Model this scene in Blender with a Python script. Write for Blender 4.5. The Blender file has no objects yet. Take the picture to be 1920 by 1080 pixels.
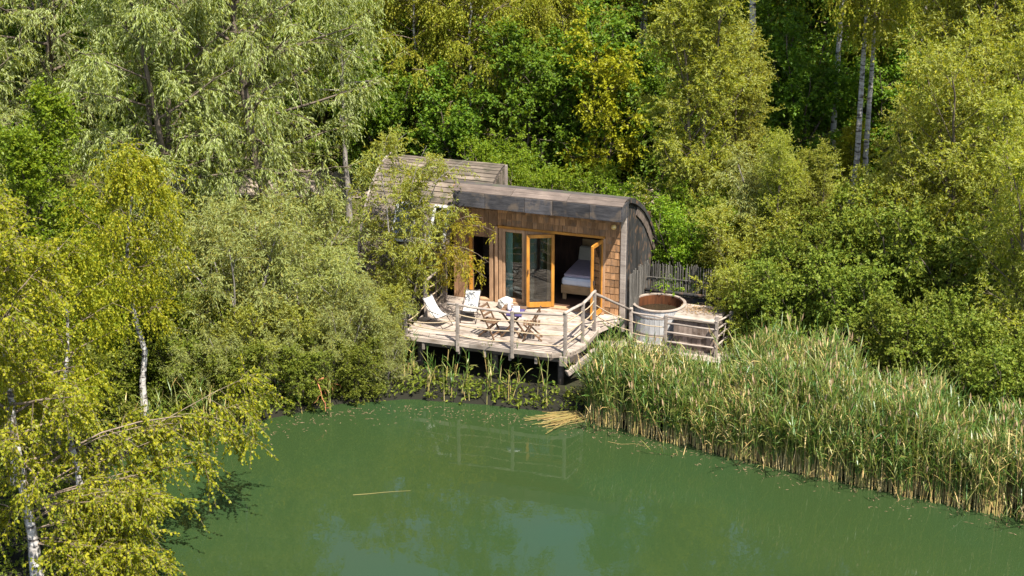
import bpy, math, random
import numpy as np
from mathutils import Matrix, Vector, Euler

random.seed(7)
scene = bpy.context.scene
col = scene.collection

# ------------------------------------------------------------------ camera
F_PX, PITCH, CAM_Z = 3400.0, math.atan(1210 / 3400), 18.3
cam_data = bpy.data.cameras.new('camera')
cam = bpy.data.objects.new('camera', cam_data)
col.objects.link(cam)
cam_data.sensor_width = 36.0
cam_data.lens = 36.0 * F_PX / 1920
cam_data.clip_end = 2000
cam.location = (0, 0, CAM_Z)
cam.rotation_euler = (math.pi / 2 - PITCH, 0, 0)
scene.camera = cam

# ------------------------------------------------------------------ sky, sun, exposure
SUN_DIR = Vector((0.30, -0.47, 1.0)).normalized()          # towards the sun
SUN_EL = math.asin(SUN_DIR.z)
world = bpy.data.worlds.new('World')
scene.world = world
world.use_nodes = True
wn = world.node_tree
bg = wn.nodes['Background']
sky = wn.nodes.new('ShaderNodeTexSky')
sky.sky_type = 'NISHITA'
sky.sun_disc = False
sky.sun_elevation = SUN_EL
sky.sun_rotation = math.atan2(SUN_DIR.x, SUN_DIR.y)
sky.air_density = 1.0
sky.dust_density = 1.5
wn.links.new(sky.outputs[0], bg.inputs[0])
bg.inputs[1].default_value = 0.105
sun_data = bpy.data.lights.new('sun', 'SUN')
sun_data.energy = 5.0
sun_data.angle = math.radians(0.53)
sun_data.color = (1.0, 0.945, 0.85)
sun = bpy.data.objects.new('sun', sun_data)
col.objects.link(sun)
sun.rotation_euler = SUN_DIR.to_track_quat('Z', 'Y').to_euler()
sun.location = (20, -30, 60)
scene.view_settings.view_transform = 'Standard'
scene.view_settings.look = 'None'
scene.view_settings.gamma = 1.0
scene.view_settings.use_curve_mapping = False
scene.view_settings.exposure = 1.45

# ------------------------------------------------------------------ helpers: materials
def mat_new(name):
    m = bpy.data.materials.new(name)
    m.use_nodes = True
    nt = m.node_tree
    for n in list(nt.nodes):
        nt.nodes.remove(n)
    out = nt.nodes.new('ShaderNodeOutputMaterial')
    return m, nt, out

def nd(nt, t, **kw):
    n = nt.nodes.new(t)
    for k, v in kw.items():
        setattr(n, k, v)
    return n

def ramp(nt, fac, stops):
    r = nd(nt, 'ShaderNodeValToRGB')
    el = r.color_ramp.elements
    while len(el) < len(stops):
        el.new(0.5)
    for e, (p, c) in zip(el, stops):
        e.position = p
        e.color = (*c, 1)
    nt.links.new(fac, r.inputs[0])
    return r.outputs[0]

def mixc(nt, a, b, fac, mode='MIX'):
    m = nd(nt, 'ShaderNodeMix', data_type='RGBA', blend_type=mode)
    for sock, v in ((m.inputs[0], fac), (m.inputs[6], a), (m.inputs[7], b)):
        if hasattr(v, 'node'):
            nt.links.new(v, sock)
        else:
            sock.default_value = v if not isinstance(v, tuple) else (*v, 1)
    return m.outputs[2]

def math_node(nt, op, a, b):
    m = nd(nt, 'ShaderNodeMath', operation=op)
    for i, v in enumerate((a, b)):
        if hasattr(v, 'node'):
            nt.links.new(v, m.inputs[i])
        else:
            m.inputs[i].default_value = v
    return m.outputs[0]

def leaf_mat(name, cols, back=None, trans=0.32, tcol=None, rough=0.5, spec=0.3, red=1.30):
    """leaf: colour differs from leaf to leaf (random per island) and plant to plant"""
    m, nt, out = mat_new(name)
    geo = nd(nt, 'ShaderNodeNewGeometry')
    oi = nd(nt, 'ShaderNodeObjectInfo')
    cols = [(r * red, g * 1.18, b * 1.15) for r, g, b in cols]
    if name.startswith('reed'): cols = [(r * .8, g * .82, b * .85) for r, g, b in cols]
    trans = trans * 1.15
    c = ramp(nt, geo.outputs['Random Per Island'], [(i / max(1, len(cols) - 1), k) for i, k in enumerate(cols)])
    hs = nd(nt, 'ShaderNodeHueSaturation')
    hs.inputs['Saturation'].default_value = 1.0
    nt.links.new(math_node(nt, 'ADD', math_node(nt, 'MULTIPLY', oi.outputs['Random'], 0.022), 0.494), hs.inputs['Hue'])
    nt.links.new(math_node(nt, 'ADD', math_node(nt, 'MULTIPLY', oi.outputs['Random'], 0.3), 0.85), hs.inputs['Value'])
    nt.links.new(c, hs.inputs['Color'])
    c = hs.outputs[0]
    front = c
    if back:
        front = mixc(nt, c, back, geo.outputs['Backfacing'])
    p = nd(nt, 'ShaderNodeBsdfPrincipled')
    nt.links.new(front, p.inputs['Base Color'])
    p.inputs['Roughness'].default_value = rough
    p.inputs['Specular IOR Level'].default_value = spec
    t = nd(nt, 'ShaderNodeBsdfTranslucent')
    tc = mixc(nt, c, tcol or (1.6, 1.5, 0.5), 1.0, 'MULTIPLY')
    nt.links.new(tc, t.inputs[0])
    ms = nd(nt, 'ShaderNodeMixShader')
    ms.inputs[0].default_value = trans
    nt.links.new(p.outputs[0], ms.inputs[1])
    nt.links.new(t.outputs[0], ms.inputs[2])
    nt.links.new(ms.outputs[0], out.inputs[0])
    return m

def wood_mat(name, dark, light, scale=6.0, stretch=(0.12, 1, 1), rough=0.8, vary=0.35, stain=None, bump=0.35, spec=0.25):
    """grained wood: grain runs along the piece's own X; each piece a little different"""
    m, nt, out = mat_new(name)
    tc = nd(nt, 'ShaderNodeTexCoord')
    oi = nd(nt, 'ShaderNodeObjectInfo')
    mp = nd(nt, 'ShaderNodeMapping')
    mp.inputs['Scale'].default_value = stretch
    addv = nd(nt, 'ShaderNodeVectorMath', operation='ADD')
    sc = nd(nt, 'ShaderNodeVectorMath', operation='SCALE')
    sc.inputs[0].default_value = (37.0, 11.0, 23.0)
    nt.links.new(oi.outputs['Random'], sc.inputs['Scale'])
    nt.links.new(tc.outputs['Object'], addv.inputs[0])
    nt.links.new(sc.outputs[0], addv.inputs[1])
    nt.links.new(addv.outputs[0], mp.inputs[0])
    n1 = nd(nt, 'ShaderNodeTexNoise')
    n1.inputs['Scale'].default_value = scale * 3
    n1.inputs['Detail'].default_value = 6
    n1.inputs['Roughness'].default_value = 0.7
    nt.links.new(mp.outputs[0], n1.inputs[0])
    c = ramp(nt, n1.outputs[0], [(0.28, dark), (0.72, light)])
    n2 = nd(nt, 'ShaderNodeTexNoise')
    n2.inputs['Scale'].default_value = 2.2
    n2.inputs['Detail'].default_value = 4
    nt.links.new(addv.outputs[0], n2.inputs[0])
    blot = ramp(nt, n2.outputs[0], [(0.35, (0.55, 0.55, 0.55)), (0.65, (1.1, 1.1, 1.1))])
    c = mixc(nt, c, blot, 0.7, 'MULTIPLY')
    if stain:
        n3 = nd(nt, 'ShaderNodeTexNoise')
        n3.inputs['Scale'].default_value = 3.7
        n3.inputs['Detail'].default_value = 5
        nt.links.new(addv.outputs[0], n3.inputs[0])
        c = mixc(nt, c, stain, ramp(nt, n3.outputs[0], [(0.52, (0, 0, 0)), (0.68, (1, 1, 1))]))
    v = math_node(nt, 'ADD', math_node(nt, 'MULTIPLY', oi.outputs['Random'], vary * 2), 1 - vary)
    hs = nd(nt, 'ShaderNodeHueSaturation')
    nt.links.new(v, hs.inputs['Value'])
    nt.links.new(c, hs.inputs['Color'])
    p = nd(nt, 'ShaderNodeBsdfPrincipled')
    nt.links.new(hs.outputs[0], p.inputs['Base Color'])
    p.inputs['Roughness'].default_value = rough
    p.inputs['Specular IOR Level'].default_value = spec
    b = nd(nt, 'ShaderNodeBump')
    b.inputs['Strength'].default_value = bump
    b.inputs['Distance'].default_value = 0.01
    nt.links.new(n1.outputs[0], b.inputs['Height'])
    nt.links.new(b.outputs[0], p.inputs['Normal'])
    nt.links.new(p.outputs[0], out.inputs[0])
    return m

def noise_mat(name, stops, scale=5.0, detail=6, rough=0.9, spec=0.2, bump=0.3, dist=0.02, stretch=(1, 1, 1)):
    m, nt, out = mat_new(name)
    tc = nd(nt, 'ShaderNodeTexCoord')
    mp = nd(nt, 'ShaderNodeMapping')
    mp.inputs['Scale'].default_value = stretch
    nt.links.new(tc.outputs['Object'], mp.inputs[0])
    n1 = nd(nt, 'ShaderNodeTexNoise')
    n1.inputs['Scale'].default_value = scale
    n1.inputs['Detail'].default_value = detail
    n1.inputs['Roughness'].default_value = 0.65
    nt.links.new(mp.outputs[0], n1.inputs[0])
    c = ramp(nt, n1.outputs[0], stops)
    p = nd(nt, 'ShaderNodeBsdfPrincipled')
    nt.links.new(c, p.inputs['Base Color'])
    p.inputs['Roughness'].default_value = rough
    p.inputs['Specular IOR Level'].default_value = spec
    if bump:
        b = nd(nt, 'ShaderNodeBump')
        b.inputs['Strength'].default_value = bump
        b.inputs['Distance'].default_value = dist
        nt.links.new(n1.outputs[0], b.inputs['Height'])
        nt.links.new(b.outputs[0], p.inputs['Normal'])
    nt.links.new(p.outputs[0], out.inputs[0])
    return m

def birch_bark_mat():
    m, nt, out = mat_new('birch_bark')
    tc = nd(nt, 'ShaderNodeTexCoord')
    mp = nd(nt, 'ShaderNodeMapping')
    mp.inputs['Scale'].default_value = (2.2, 2.2, 9)
    nt.links.new(tc.outputs['Object'], mp.inputs[0])
    n1 = nd(nt, 'ShaderNodeTexNoise')
    n1.inputs['Scale'].default_value = 1.6
    n1.inputs['Detail'].default_value = 4
    nt.links.new(mp.outputs[0], n1.inputs[0])
    c = ramp(nt, n1.outputs[0], [(0.36, (0.05, 0.042, 0.038)), (0.46, (0.32, 0.295, 0.27)), (0.7, (0.50, 0.48, 0.45))])
    p = nd(nt, 'ShaderNodeBsdfPrincipled')
    nt.links.new(c, p.inputs['Base Color'])
    p.inputs['Roughness'].default_value = 0.75
    nt.links.new(p.outputs[0], out.inputs[0])
    return m

def water_mat():
    m, nt, out = mat_new('pond_water')
    tc = nd(nt, 'ShaderNodeTexCoord')
    n1 = nd(nt, 'ShaderNodeTexNoise')
    n1.inputs['Scale'].default_value = 0.22
    n1.inputs['Detail'].default_value = 3
    nt.links.new(tc.outputs['Object'], n1.inputs[0])
    c = ramp(nt, n1.outputs[0], [(0.3, (0.0205, 0.0355, 0.0105)), (0.5, (0.0195, 0.036, 0.0112)), (0.7, (0.0175, 0.0365, 0.0128))])
    p = nd(nt, 'ShaderNodeBsdfPrincipled')
    nt.links.new(c, p.inputs['Base Color'])
    p.inputs['Roughness'].default_value = 0.02
    p.inputs['IOR'].default_value = 1.33
    p.inputs['Specular IOR Level'].default_value = 0.5
    n2 = nd(nt, 'ShaderNodeTexNoise')
    n2.inputs['Scale'].default_value = 2.4
    n2.inputs['Detail'].default_value = 3
    nt.links.new(tc.outputs['Object'], n2.inputs[0])
    b = nd(nt, 'ShaderNodeBump')
    b.inputs['Strength'].default_value = 0.035
    b.inputs['Distance'].default_value = 0.05
    nt.links.new(n2.outputs[0], b.inputs['Height'])
    nt.links.new(b.outputs[0], p.inputs['Normal'])
    nt.links.new(p.outputs[0], out.inputs[0])
    return m

def glass_mat():
    m, nt, out = mat_new('window_glass')
    fr = nd(nt, 'ShaderNodeFresnel')
    fr.inputs[0].default_value = 1.5
    tr = nd(nt, 'ShaderNodeBsdfTransparent')
    tr.inputs[0].default_value = (0.82, 0.87, 0.86, 1)
    gl = nd(nt, 'ShaderNodeBsdfGlossy')
    gl.inputs['Roughness'].default_value = 0.02
    ms = nd(nt, 'ShaderNodeMixShader')
    nt.links.new(math_node(nt, 'MULTIPLY', fr.outputs[0], 1.7), ms.inputs[0])
    nt.links.new(tr.outputs[0], ms.inputs[1])
    nt.links.new(gl.outputs[0], ms.inputs[2])
    nt.links.new(ms.outputs[0], out.inputs[0])
    return m

M = {}
M['deck'] = wood_mat('weathered_deck_wood', (0.22, 0.175, 0.14), (0.38, 0.32, 0.265), vary=0.18, stain=(0.16, 0.125, 0.095))
M['rail'] = wood_mat('grey_rail_wood', (0.18, 0.145, 0.12), (0.33, 0.28, 0.235), vary=0.15)
M['plank'] = wood_mat('weathered_cladding', (0.075, 0.058, 0.043), (0.20, 0.16, 0.12), vary=0.35, stain=(0.055, 0.05, 0.032))
M['shingle'] = wood_mat('cedar_shingle', (0.17, 0.085, 0.036), (0.40, 0.215, 0.10), vary=0.34, stain=(0.16, 0.10, 0.06), stretch=(1, 1, 0.15))
M['wallwood'] = wood_mat('brown_wall_wood', (0.19, 0.10, 0.05), (0.32, 0.185, 0.10), vary=0.2, stretch=(1, 1, 0.12))
M['endwall'] = wood_mat('tarred_boards', (0.014, 0.015, 0.016), (0.05, 0.047, 0.044), vary=0.45, stretch=(1, 1, 0.1), stain=(0.14, 0.085, 0.05))
M['fascia'] = wood_mat('dark_fascia_wood', (0.020, 0.020, 0.024), (0.085, 0.079, 0.080), vary=0.45, stretch=(0.16, 1, 1), stain=(0.11, 0.085, 0.065), bump=0.8)
M['roofdark'] = wood_mat('dark_roof_planks', (0.03, 0.026, 0.024), (0.085, 0.072, 0.064), vary=0.35, stain=(0.05, 0.055, 0.03))
M['cap'] = wood_mat('brown_roof_board', (0.075, 0.056, 0.046), (0.16, 0.125, 0.10), vary=0.25)
M['boxwood'] = wood_mat('grey_brown_boards', (0.17, 0.125, 0.10), (0.33, 0.26, 0.215), vary=0.25, stretch=(1, 1, 0.12), stain=(0.08, 0.055, 0.04))
M['larch'] = wood_mat('oiled_larch', (0.36, 0.14, 0.016), (0.50, 0.22, 0.032), vary=0.06, stretch=(1, 1, 0.12), rough=0.5, bump=0.1, spec=0.4)
M['frame'] = wood_mat('faded_frame_wood', (0.28, 0.16, 0.085), (0.42, 0.26, 0.15), vary=0.08, stretch=(1, 1, 0.12))
M['whitewood'] = wood_mat('white_painted_wood', (0.32, 0.32, 0.315), (0.47, 0.47, 0.465), vary=0.1, stretch=(1, 1, 0.1), bump=0.1)
M['pine'] = wood_mat('pine_bed_wood', (0.45, 0.27, 0.12), (0.6, 0.4, 0.2), vary=0.1)
M['teak'] = wood_mat('folding_furniture_wood', (0.085, 0.048, 0.026), (0.18, 0.105, 0.058), vary=0.15)
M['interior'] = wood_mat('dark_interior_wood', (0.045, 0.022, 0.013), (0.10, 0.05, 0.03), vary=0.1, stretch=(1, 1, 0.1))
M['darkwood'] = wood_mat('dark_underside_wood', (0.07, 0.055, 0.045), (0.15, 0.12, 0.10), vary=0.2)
M['stick'] = wood_mat('grey_stick', (0.06, 0.057, 0.05), (0.16, 0.145, 0.125), vary=0.4, stretch=(1, 1, 0.1))
M['orange_wood'] = wood_mat('tub_inner_wood', (0.035, 0.014, 0.006), (0.13, 0.042, 0.012), vary=0.1, stretch=(1, 1, 0.1))
M['rope'] = noise_mat('hemp_rope', [(0.3, (0.26, 0.195, 0.12)), (0.7, (0.38, 0.30, 0.20))], 40, bump=0.2)
M['canvas'] = noise_mat('white_canvas', [(0.3, (0.34, 0.33, 0.30)), (0.7, (0.46, 0.45, 0.415))], 14, bump=0.15)
M['darkmetal'] = noise_mat('dark_chair_metal', [(0.3, (0.035, 0.025, 0.022)), (0.7, (0.07, 0.05, 0.04))], 12, rough=0.45, bump=0)
M['sheet'] = noise_mat('white_bed_sheet', [(0.3, (0.72, 0.75, 0.78)), (0.7, (0.82, 0.84, 0.86))], 6, bump=0.3)
M['blanket'] = noise_mat('mauve_blanket', [(0.3, (0.46, 0.36, 0.38)), (0.7, (0.6, 0.48, 0.5))], 9, bump=0.4)
M['pillow'] = noise_mat('beige_pillow', [(0.3, (0.45, 0.38, 0.28)), (0.7, (0.58, 0.5, 0.38))], 6, bump=0.3)
M['curtain'] = noise_mat('turquoise_curtain', [(0.3, (0.28, 0.5, 0.47)), (0.7, (0.42, 0.62, 0.58))], 8, bump=0.2, stretch=(6, 6, 0.3))
M['purple'] = noise_mat('violet_cloth', [(0.3, (0.045, 0.035, 0.10)), (0.7, (0.08, 0.06, 0.15))], 14)
M['ceramic'] = noise_mat('white_ceramic', [(0.3, (0.52, 0.51, 0.50)), (0.7, (0.6, 0.59, 0.58))], 4, rough=0.25, bump=0, spec=0.5)
M['paper'] = noise_mat('printed_card', [(0.42, (0.16, 0.15, 0.16)), (0.5, (0.74, 0.73, 0.74))], 11, bump=0)
M['brass'] = noise_mat('brass_dome', [(0.3, (0.55, 0.36, 0.10)), (0.7, (0.72, 0.50, 0.18))], 10, rough=0.3, bump=0, spec=0.8)
M['tubwater'] = noise_mat('dark_tub_water', [(0.3, (0.014, 0.012, 0.008)), (0.7, (0.03, 0.022, 0.012))], 3, rough=0.05, bump=0, spec=0.5)
M['bark'] = noise_mat('brown_bark', [(0.3, (0.055, 0.042, 0.03)), (0.7, (0.17, 0.135, 0.10))], 9, bump=0.6, stretch=(1, 1, 0.25))
M['greybark'] = noise_mat('grey_bark', [(0.3, (0.13, 0.11, 0.095)), (0.7, (0.30, 0.27, 0.235))], 9, bump=0.5, stretch=(1, 1, 0.3))
M['birch'] = birch_bark_mat()
M['limb'] = noise_mat('dark_limb_bark', [(0.3, (0.10, 0.07, 0.045)), (0.7, (0.24, 0.19, 0.14))], 9, bump=0.4)
M['deadwood'] = noise_mat('bleached_dead_wood', [(0.3, (0.22, 0.165, 0.115)), (0.7, (0.42, 0.335, 0.25))], 9, bump=0.4)
M['redwood'] = noise_mat('red_dead_branch', [(0.3, (0.26, 0.09, 0.04)), (0.7, (0.45, 0.19, 0.09))], 7, bump=0.4)
M['water'] = water_mat()
M['glass'] = glass_mat()
M['soil'] = noise_mat('forest_soil', [(0.3, (0.035, 0.028, 0.017)), (0.52, (0.07, 0.062, 0.025)), (0.72, (0.07, 0.085, 0.026))], 1.6, detail=9, bump=0.8, dist=0.08)
def wet_shade_margin(m):  # wet low bank, painted near-black to stand in for shade below the deck
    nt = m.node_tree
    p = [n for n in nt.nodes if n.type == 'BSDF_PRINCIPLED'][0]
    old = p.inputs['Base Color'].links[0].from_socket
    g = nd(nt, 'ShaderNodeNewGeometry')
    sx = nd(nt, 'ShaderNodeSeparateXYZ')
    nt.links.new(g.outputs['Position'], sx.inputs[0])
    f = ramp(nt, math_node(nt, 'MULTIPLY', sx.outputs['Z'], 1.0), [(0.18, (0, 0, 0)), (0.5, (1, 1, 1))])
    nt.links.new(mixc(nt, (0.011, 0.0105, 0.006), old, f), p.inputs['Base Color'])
wet_shade_margin(M['soil'])
M['sand'] = noise_mat('pale_sand_path', [(0.3, (0.24, 0.19, 0.14)), (0.7, (0.34, 0.285, 0.22))], 4, bump=0.4)
M['litter'] = noise_mat('dry_leaf_litter', [(0.3, (0.12, 0.075, 0.04)), (0.7, (0.28, 0.19, 0.10))], 9, bump=0.4)
# leaves
M['L_willow'] = leaf_mat('willow_leaf', [(0.085, 0.135, 0.010), (0.135, 0.175, 0.015), (0.20, 0.22, 0.026)], back=(0.30, 0.345, 0.125), trans=0.34, rough=0.4, spec=0.3)
M['L_greywillow'] = leaf_mat('grey_willow_leaf', [(0.10, 0.14, 0.024), (0.155, 0.185, 0.036), (0.22, 0.225, 0.055)], back=(0.21, 0.24, 0.075), trans=0.33, rough=0.45, spec=0.22, red=1.42)
M['L_sallow'] = leaf_mat('sallow_leaf', [(0.11, 0.155, 0.010), (0.19, 0.215, 0.016), (0.28, 0.275, 0.03)], back=(0.23, 0.25, 0.05), trans=0.38, rough=0.45, spec=0.2)
M['L_birch'] = leaf_mat('birch_leaf', [(0.095, 0.125, 0.007), (0.155, 0.17, 0.009), (0.23, 0.22, 0.014)], trans=0.38, rough=0.45, spec=0.2)
M['L_birchbg'] = leaf_mat('forest_birch_leaf', [(0.11, 0.14, 0.012), (0.16, 0.18, 0.016), (0.22, 0.215, 0.025)], trans=0.38, rough=0.45, spec=0.2)
M['L_hazel'] = leaf_mat('hazel_leaf', [(0.055, 0.10, 0.008), (0.09, 0.14, 0.011), (0.14, 0.18, 0.014)], trans=0.36, rough=0.5, spec=0.2, red=1.08)
M['L_lime'] = leaf_mat('bright_leaf', [(0.09, 0.145, 0.008), (0.14, 0.185, 0.011), (0.19, 0.215, 0.016)], trans=0.36, rough=0.45, spec=0.2, red=1.08)
M['L_gold'] = leaf_mat('yellow_leaf', [(0.15, 0.18, 0.010), (0.22, 0.225, 0.012), (0.18, 0.20, 0.012)], trans=0.36, rough=0.45, spec=0.2)
M['L_amber'] = leaf_mat('amber_leaf', [(0.16, 0.15, 0.012), (0.22, 0.185, 0.016), (0.14, 0.155, 0.012)], trans=0.36, rough=0.45, spec=0.2)
M['L_ground'] = leaf_mat('ground_cover_leaf', [(0.06, 0.09, 0.010), (0.095, 0.125, 0.014), (0.145, 0.165, 0.022)], trans=0.3, rough=0.5, spec=0.15, red=1.25)
M['R_green'] = leaf_mat('reed_leaf', [(0.04, 0.10, 0.015), (0.08, 0.14, 0.022), (0.14, 0.17, 0.035), (0.22, 0.21, 0.065)], trans=0.28, rough=0.4, spec=0.45)
M['R_tan'] = leaf_mat('reed_stalk', [(0.26, 0.17, 0.065), (0.36, 0.25, 0.10), (0.20, 0.19, 0.06), (0.42, 0.32, 0.16)], trans=0.05, tcol=(1, 1, 1), rough=0.5, spec=0.3)
M['R_plume'] = leaf_mat('reed_plume', [(0.18, 0.12, 0.07), (0.30, 0.22, 0.14)], trans=0.2, tcol=(1, 1, 1), rough=0.7, spec=0.1)

# ------------------------------------------------------------------ helpers: objects
def tag(o, label=None, cat=None, group=None, kind=None):
    if label: o['label'] = label
    if cat: o['category'] = cat
    if group: o['group'] = group
    if kind: o['kind'] = kind
    return o

def empty(name, loc, rz=0.0, label=None, cat=None, group=None):
    e = bpy.data.objects.new(name, None)
    e.empty_display_size = 0.3
    e.location = loc
    e.rotation_euler = (0, 0, rz)
    col.objects.link(e)
    return tag(e, label, cat, group)

def link(name, me, mats, parent=None):
    o = bpy.data.objects.new(name, me)
    if mats is not None:
        for m in (mats if isinstance(mats, (list, tuple)) else [mats]):
            if len(me.materials) < (len(mats) if isinstance(mats, (list, tuple)) else 1):
                me.materials.append(m)
    col.objects.link(o)
    if parent:
        o.parent = parent
    return o

def np_mesh(name, V, F, mi=None, smooth=False):
    """V (n,3); F (m,k) all faces with k corners"""
    me = bpy.data.meshes.new(name)
    V = np.ascontiguousarray(V, dtype=np.float32)
    F = np.ascontiguousarray(F, dtype=np.int32)
    k = F.shape[1]
    me.vertices.add(len(V))
    me.vertices.foreach_set('co', V.ravel())
    me.loops.add(F.size)
    me.loops.foreach_set('vertex_index', F.ravel())
    me.polygons.add(len(F))
    me.polygons.foreach_set('loop_start', np.arange(0, F.size, k, dtype=np.int32))
    me.polygons.foreach_set('loop_total', np.full(len(F), k, dtype=np.int32))
    if mi is not None:
        me.polygons.foreach_set('material_index', np.asarray(mi, dtype=np.int32))
    me.polygons.foreach_set('use_smooth', np.full(len(F), smooth, dtype=bool))
    me.update(calc_edges=True)
    return me

BOX_F = [(0, 3, 2, 1), (4, 5, 6, 7), (0, 1, 5, 4), (1, 2, 6, 5), (2, 3, 7, 6), (3, 0, 4, 7)]
_boxes = {}
def box_mesh(sx, sy, sz, taper=0.0, bev=0.0):
    key = (round(sx, 3), round(sy, 3), round(sz, 3), taper, bev)
    if key in _boxes:
        return _boxes[key].copy() if False else _boxes[key]
    x, y, z = sx / 2, sy / 2, sz / 2
    if bev > 0:
        V = []
        b = min(bev, x * .45, y * .45, z * .45)
        import bmesh
        bm = bmesh.new()
        bmesh.ops.create_cube(bm, size=1)
        for v in bm.verts:
            v.co = (v.co.x * sx, v.co.y * sy, v.co.z * sz)
        bmesh.ops.bevel(bm, geom=bm.edges[:], offset=b, segments=1, affect='EDGES')
        me = bpy.data.meshes.new('piece')
        bm.to_mesh(me)
        bm.free()
    else:
        t = 1 - taper
        V = [(-x, -y, -z), (x, -y, -z), (x, y, -z), (-x, y, -z), (-x, -y * t, z), (x, -y * t, z), (x, y, z), (-x, y, z)]
        me = bpy.data.meshes.new('piece')
        me.from_pydata(V, [], BOX_F)
    me.update()
    _boxes[key] = me
    return me

_mat_mesh = {}
def box(name, parent, mat, c, s, rot=(0, 0, 0), taper=0.0, bev=0.0):
    """one box piece, centre c, size s, in the parent's frame"""
    me = box_mesh(*s, taper, bev)
    key = (me.name, mat.name)
    if key not in _mat_mesh:
        m2 = me if not len(me.materials) else me.copy()
        m2.materials.clear()
        m2.materials.append(mat)
        _mat_mesh[key] = m2
        if m2 is me:
            pass
    o = bpy.data.objects.new(name, _mat_mesh[key])
    col.objects.link(o)
    o.location = c
    o.rotation_euler = rot
    o.parent = parent
    return o

def tube_arrays(P, R, sides=5):
    """P (N,K,3), R (N,K) -> verts, quads; open tubes"""
    N, K, _ = P.shape
    T = np.empty_like(P)
    T[:, 1:-1] = P[:, 2:] - P[:, :-2]
    T[:, 0] = P[:, 1] - P[:, 0]
    T[:, -1] = P[:, -1] - P[:, -2]
    T /= np.linalg.norm(T, axis=2, keepdims=True) + 1e-9
    ref = np.where(np.abs(T[:, :1, 2:3]) > 0.8, np.array([1., 0, 0]), np.array([0, 0, 1.]))
    ref = np.broadcast_to(ref, T.shape)
    U = np.cross(T, ref)
    U /= np.linalg.norm(U, axis=2, keepdims=True) + 1e-9
    W = np.cross(T, U)
    a = np.arange(sides) * 2 * np.pi / sides
    V = P[:, :, None] + R[:, :, None, None] * (np.cos(a)[:, None] * U[:, :, None] + np.sin(a)[:, None] * W[:, :, None])
    V = V.reshape(-1, 3)
    i = np.arange(N)[:, None, None] * K * sides + np.arange(K - 1)[None, :, None] * sides
    s = np.arange(sides)[None, None]
    s2 = (s + 1) % sides
    Fq = np.stack([i + s, i + s2, i + sides + s2, i + sides + s], axis=-1).reshape(-1, 4)
    return V, Fq

def merge(parts):
    Vs, Fs, o = [], [], 0
    for V, Fq in parts:
        Vs.append(V)
        Fs.append(Fq + o)
        o += len(V)
    return np.concatenate(Vs), np.concatenate(Fs)

def pole(name, parent, mat, a, b, r0, r1=None, sides=8, sag=0.0, k=2, wob=0.0):
    """one round pole / rope from a to b with closed ends"""
    a, b = np.array(a, float), np.array(b, float)
    r1 = r0 if r1 is None else r1
    k = max(k, 8 if sag else k)
    t = np.linspace(0, 1, k)[:, None]
    P = a + (b - a) * t
    P[:, 2] -= sag * 4 * (t * (1 - t))[:, 0]
    if wob:
        P[1:-1] += np.random.RandomState(int(abs(a.sum() * 1000)) % 9999).normal(0, wob, P[1:-1].shape)
    R = (r0 + (r1 - r0) * t[:, 0])
    eps = (P[-1] - P[-2]); eps /= np.linalg.norm(eps)
    eps0 = (P[1] - P[0]); eps0 /= np.linalg.norm(eps0)
    P = np.concatenate([[P[0]], P, [P[-1]]])
    P[0] -= eps0 * 0.002
    P[-1] += eps * 0.002
    R = np.concatenate([[0.0005], R, [0.0005]])
    org = P.mean(0)
    # build along own X so that the grain follows the pole
    V, Fq = tube_arrays((P - org)[None], R[None], sides)
    me = np_mesh(name, V, Fq, smooth=sides > 5)
    o = link(name, me, mat, parent)
    o.location = org
    return o

def poly_prism(pts, axis, lo, hi):
    """extrude polygon pts (list of 2D) along axis index between lo and hi; returns mesh"""
    n = len(pts)
    def put(p, h):
        q = list(p)
        q.insert(axis, h)
        return tuple(q)
    V = [put(p, lo) for p in pts] + [put(p, hi) for p in pts]
    Fc = [tuple(range(n)), tuple(range(2 * n - 1, n - 1, -1))] + [(i, i + n, (i + 1) % n + n, (i + 1) % n) for i in range(n)]
    me = bpy.data.meshes.new('prism')
    me.from_pydata(V, [], Fc)
    import bmesh
    bm = bmesh.new(); bm.from_mesh(me)
    bmesh.ops.recalc_face_normals(bm, faces=bm.faces[:])
    bm.to_mesh(me); bm.free()
    me.update()
    return me

# image column -> world x on the vertical plane at ground distance y (height z)
def gx(u, y, z=1.0):
    d = y * math.cos(PITCH) + (CAM_Z - z) * math.sin(PITCH)
    return (u - 960) / F_PX * d
def zat(v, y):
    """height seen at image row v at ground distance y"""
    t = math.atan((v - 540) / F_PX) + PITCH
    return CAM_Z - y * math.tan(t)

# ------------------------------------------------------------------ terrain and water
SHORE = np.array([(-7.6, -40), (-8.0, 24), (-8.4, 31), (-9.0, 35), (-9.7, 38.2), (-9.0, 39.8), (-6.5, 41.4), (-4.4, 42.6), (-2.6, 42.9),
                  (-0.6, 42.5), (1.1, 42.0), (3.2, 40.9), (5.5, 39.6), (8.4, 38.0), (11.3, 36.6), (16, 34.4), (26, 31), (60, 24), (140, 10)], float)
POLY = np.concatenate([SHORE, [(140, -40)]])
def shore_dist(x, y):
    """signed distance: positive on land"""
    p = np.stack([x, y], -1)[..., None, :]
    a, b = SHORE[:-1], SHORE[1:]
    ab = b - a
    t = np.clip(((p - a) * ab).sum(-1) / (ab ** 2).sum(-1), 0, 1)
    d = np.sqrt((((a + t[..., None] * ab) - p) ** 2).sum(-1)).min(-1)
    inside = np.zeros(x.shape, bool)
    n = len(POLY)
    j = n - 1
    for i in range(n):
        xi, yi = POLY[i]; xj, yj = POLY[j]
        if yi != yj:
            c = ((yi > y) != (yj > y)) & (x < (xj - xi) * (y - yi) / (yj - yi) + xi)
            inside ^= c
        j = i
    return np.where(inside, -d, d)
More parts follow.
